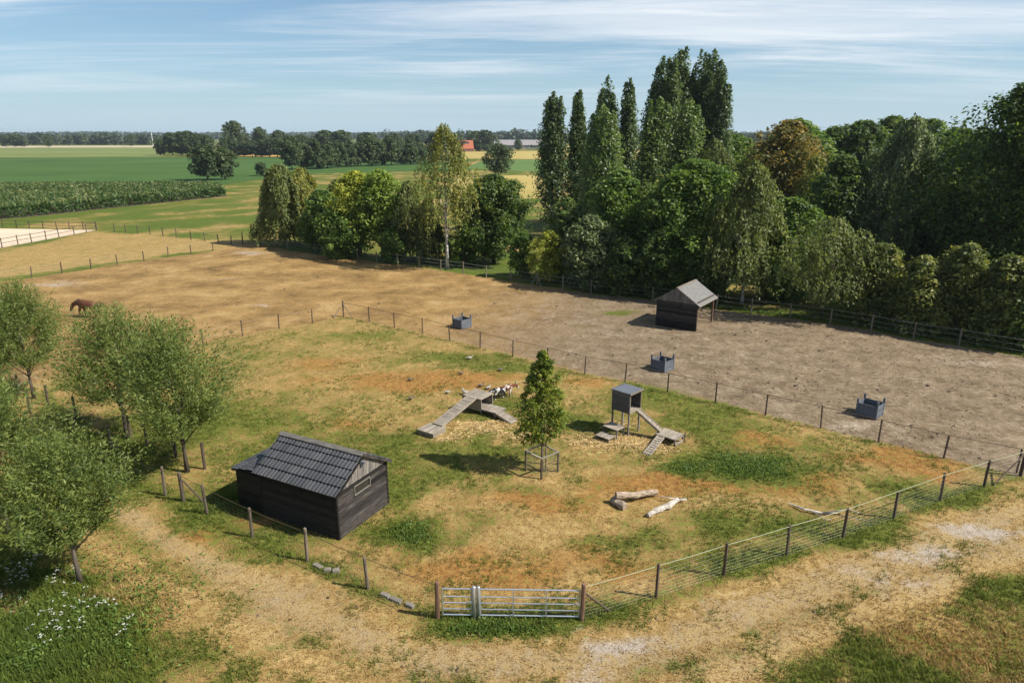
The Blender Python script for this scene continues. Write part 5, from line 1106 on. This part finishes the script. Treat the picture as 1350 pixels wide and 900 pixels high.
# ---------------------------------------------------------------- grass, straw, flowers
def grass():
    rng = np.random.default_rng(77); N = 260000
    y = 12.5 + (62-12.5)*rng.uniform(0, 1, N)**1.7; x = rng.uniform(-1, 1, N)*(y*.80+3)
    m = masks(x, y); pen = sdf(PEN, x, y) > 0; pad = (sdf(PADDOCK, x, y) > 0) & ~pen
    bright = fbm(x*.75, y*.75, 51)
    dens = np.where(pad, .10, .75) * (1-.85*m['bare']) * np.clip(.35 + .8*m['green'] + .3*m['lush'] + .9*(bright-.4), .05, 1)
    k = rng.uniform(0, 1, N) < dens; x, y, pad, bright = x[k], y[k], pad[k], bright[k]; m = {q: v[k] for q, v in m.items()}; n = len(x)
    n = min(n, 100000); x, y, pad, bright = x[:n], y[:n], pad[:n], bright[:n]; m = {q: v[:n] for q, v in m.items()}
    g = np.clip((m['green'] + 2.1*(bright-.5) + rng.normal(0, .14, n) - .32)/.26, 0, 1)[:, None]
    l_ = np.clip(m['lush']*1.6 + rng.normal(0, .1, n), 0, 1)[:, None]*g
    v = rng.uniform(.75, 1.25, n)[:, None]
    straw = np.array([.37, .255, .105])*(1-.0*g); straw = straw + (np.array([.31, .175, .058])-straw)*np.clip(m['orange']+.3*rng.normal(size=n)*.5, 0, 1)[:, None]
    gr = np.array([.118, .145, .023])+rng.normal(0, .02, (n, 1))*np.array([1, .7, .2]); lu = np.array([.080, .120, .020])
    colr = np.clip((straw*(1-g) + (gr*(1-l_)+lu*l_)*g)*v, .01, .8)
    wild = ss(6., 0., np.hypot(x-gp(40, 830).x, (y-gp(40, 830).y)*1.2)) + .5*ss(7, 1, np.hypot(x-gp(1300, 870).x, y-gp(1300, 870).y))
    h = np.where(pad, .035, .05 + .05*g[:, 0] + .05*l_[:, 0]) + .16*wild*rng.uniform(.3, 1, n)
    B = 5; idx = np.repeat(np.arange(n), B); nb = n*B
    off = rng.normal(size=(nb, 2))*.05; a = rng.uniform(0, 6.28, nb); hh = h[idx]*rng.uniform(.6, 1.5, nb); wd = rng.uniform(.006, .015, nb)*(1+1.2*l_[idx, 0]+.5*wild[idx])
    bx, by = x[idx]+off[:, 0], y[idx]+off[:, 1]; le = rng.uniform(.2, 1.3, nb)*hh
    z0 = np.zeros(nb)
    V = np.stack([np.stack([bx-np.sin(a)*wd, by+np.cos(a)*wd, z0], 1), np.stack([bx+np.sin(a)*wd, by-np.cos(a)*wd, z0], 1), np.stack([bx+np.cos(a)*le, by+np.sin(a)*le, hh], 1)], 1)
    C3 = np.clip(colr[idx]*rng.uniform(.8, 1.2, (nb, 1)), 0, .8)
    tag(link('grass', np_quads('grass', V, None, C3), 'grass_blades'), 'short dry grass with green tufts over pen and path', 'grass', kind='stuff')
    # loose hay trampled around the climbing frames
    pts = []
    for px, py, rx, ry, cnt in ((640, 563, 1.5, .7, 900), (592, 576, .9, .5, 350), (800, 582, 1.6, .9, 900), (850, 586, 1.0, .6, 450), (690, 576, 1.0, .4, 300), (870, 590, .8, .5, 200), (820, 560, .8, .5, 200)):
        c = gp(px, py); pts.append(np.stack([c.x+rng.normal(size=cnt)*rx*.6, c.y+rng.normal(size=cnt)*ry*.6], 1))
    P = np.concatenate(pts); n = len(P); a = rng.uniform(0, 6.28, n); L_ = rng.uniform(.06, .2, n); wd = rng.uniform(.006, .012, n); z = rng.uniform(.02, .07, n)
    dx, dy = np.cos(a)*L_, np.sin(a)*L_; sx, sy = -np.sin(a)*wd, np.cos(a)*wd
    V = np.stack([np.stack([P[:, 0]-dx-sx, P[:, 1]-dy-sy, z], 1), np.stack([P[:, 0]+dx-sx, P[:, 1]+dy-sy, z+rng.normal(0, .02, n)], 1), np.stack([P[:, 0]+dx+sx, P[:, 1]+dy+sy, z+.012], 1), np.stack([P[:, 0]-dx+sx, P[:, 1]-dy+sy, z+.012], 1)], 1)
    tag(link('loose_hay', np_quads('loose_hay', V, None, np.array([.60, .45, .22])*rng.uniform(.75, 1.2, (n, 1))), 'grass_blades'), 'loose golden hay scattered around the climbing frames', 'hay', kind='stuff')
    # white umbels with leafy stems in the weed patch
    F, G_ = [], []; FC, GC = [], []
    for px, py, r, cnt in ((80, 757, .5, 16), (30, 750, .8, 22), (15, 765, .6, 14), (75, 806, .6, 22), (62, 838, .35, 12), (105, 822, .25, 6), (140, 795, .4, 9), (160, 832, .2, 5), (168, 815, .2, 3), (45, 735, .5, 12), (100, 775, .5, 6), (120, 800, .5, 6), (8, 800, .5, 5)):
        c = gp(px, py, .35)
        for _ in range(cnt):
            q = Vector((c.x+rng.normal()*r*.6, c.y+rng.normal()*r*.6, rng.uniform(.25, .5)))
            for _k in range(4):
                s = rng.uniform(.012, .026); o_ = rng.normal(size=3)*.025; o_[2] *= .3; t = rng.uniform(0, 1.57)
                F.append([[q.x+o_[0]+s*math.cos(t+j*1.5708), q.y+o_[1]+s*math.sin(t+j*1.5708), q.z+o_[2]] for j in range(4)]); FC.append([.78, .78, .74])
            F.append([[q.x-.004, q.y, 0], [q.x+.004, q.y, 0], [q.x+.004, q.y, q.z], [q.x-.004, q.y, q.z]]); FC.append([.09, .12, .03])
            for _k in range(3):
                zz = rng.uniform(.05, .3); t = rng.uniform(0, 6.28); L2 = rng.uniform(.06, .14)
                F.append([[q.x, q.y, zz], [q.x+math.cos(t+.3)*L2*.5, q.y+math.sin(t+.3)*L2*.5, zz+.04], [q.x+math.cos(t)*L2, q.y+math.sin(t)*L2, zz+.02], [q.x+math.cos(t-.3)*L2*.5, q.y+math.sin(t-.3)*L2*.5, zz+.04]]); FC.append([.06, .11, .025])
    tag(link('wildflowers', np_quads('wildflowers', np.array(F), None, np.array(FC)), 'grass_blades'), 'white flowering weeds growing in the green patch under the willows', 'flowers', kind='stuff')
    # leafy weeds
    n = 9000; c = gp(45, 835); x = c.x+rng.normal(size=n)*2.4; y = c.y+rng.normal(size=n)*2.0; keep = fbm(x*.9, y*.9, 71) > .47; x, y = x[keep], y[keep]; n = len(x)
    P = np.stack([x, y, rng.uniform(.03, .30, n)*(.4+fbm(x*.7, y*.7, 81))], 1); Nn = unit(rng.normal(size=P.shape)*.6+np.array([0, 0, 1.]))
    tag(link('weeds', np_quads('weeds', leaf_quads(P, Nn, rng.uniform(.035, .085, n), .45, rng), np.clip(rng.normal(.6, .2, n), 0, 1)), 'leaf_mid'), 'lush leafy green weeds below the willows', 'weeds', kind='stuff')
    n = 7000; c = gp(400, 600); spots = [(gp(990, 612), 1.7, .9, 2600), (gp(655, 827), 1.3, .3, 900), (gp(545, 700), .6, .6, 500), (gp(905, 618), .8, .5, 500)]
    PP = np.concatenate([np.stack([s.x+rng.normal(size=k_)*a_*.7, s.y+rng.normal(size=k_)*b_*.8, rng.uniform(.02, .12, k_)], 1) for s, a_, b_, k_ in spots])
    tag(link('clover', np_quads('clover', leaf_quads(PP, unit(rng.normal(size=PP.shape)*.5+np.array([0, 0, 1.])), rng.uniform(.03, .06, len(PP)), .6, rng), np.clip(rng.normal(.12, .15, len(PP)), 0, 1)), 'leaf_bright'), 'dense green clover patches in the pen and under the gate', 'clover', kind='stuff')
grass()
def clods():
    rng = np.random.default_rng(90); N = 60000
    y = 14 + 76*rng.uniform(0, 1, N)**1.3; x = rng.uniform(-1, 1, N)*(y*.8+3)
    pen = sdf(PEN, x, y) > 0; pad = (sdf(PADDOCK, x, y) > 0) & ~pen; path = (sdf(PATHP, x, y) > 0) & ~pen
    m = masks(x, y); k = rng.uniform(0, 1, N) < np.where(pad, .22+.35*m['grey'], np.where(path, .25, .012)); k &= fbm(x*.5, y*.5, 93) > .38
    x, y, pad = x[k], y[k], pad[k]; n = len(x); s = rng.uniform(.015, .05, n)*np.where(rng.uniform(0, 1, n) < .05, 2.4, 1.)*np.where(pad, 1.25, .8)
    a = rng.uniform(0, 6.28, n); V = []
    for j in range(4):
        q0, q1 = a+j*1.5708, a+(j+1)*1.5708
        V.append(np.stack([np.stack([x+np.cos(q0)*s, y+np.sin(q0)*s, -.005+0*s], 1), np.stack([x+np.cos(q1)*s*1.2, y+np.sin(q1)*s*1.2, -.005+0*s], 1), np.stack([x+.2*s, y, s*.8], 1)], 1))
    c = np.array([.21, .155, .105])*rng.uniform(.35, 1.5, (n, 1)); V = np.concatenate(V); c = np.concatenate([c]*4)
    tag(link('clods', np_quads('clods', V, None, c), 'grass_blades'), 'dry earth clods and droppings strewn over paddock and path', 'earth', kind='stuff')
clods()

# ---------------------------------------------------------------- air
hz_ = MB().box(-4800, 4800, -400, 6500, -1.0, 33.0).build('haze', None)
hm = bpy.data.materials.new('air'); hm.use_nodes = True; hm.node_tree.nodes.clear()
pv = hm.node_tree.nodes.new('ShaderNodeVolumePrincipled'); pv.inputs['Color'].default_value = (.80, .90, 1.0, 1); pv.inputs['Density'].default_value = .00010; pv.inputs['Anisotropy'].default_value = .3
oo = hm.node_tree.nodes.new('ShaderNodeOutputMaterial'); hm.node_tree.links.new(pv.outputs[0], oo.inputs['Volume'])
hz_.data.materials.append(hm); tag(hz_, 'thin summer haze over the fields', 'haze', kind='stuff')
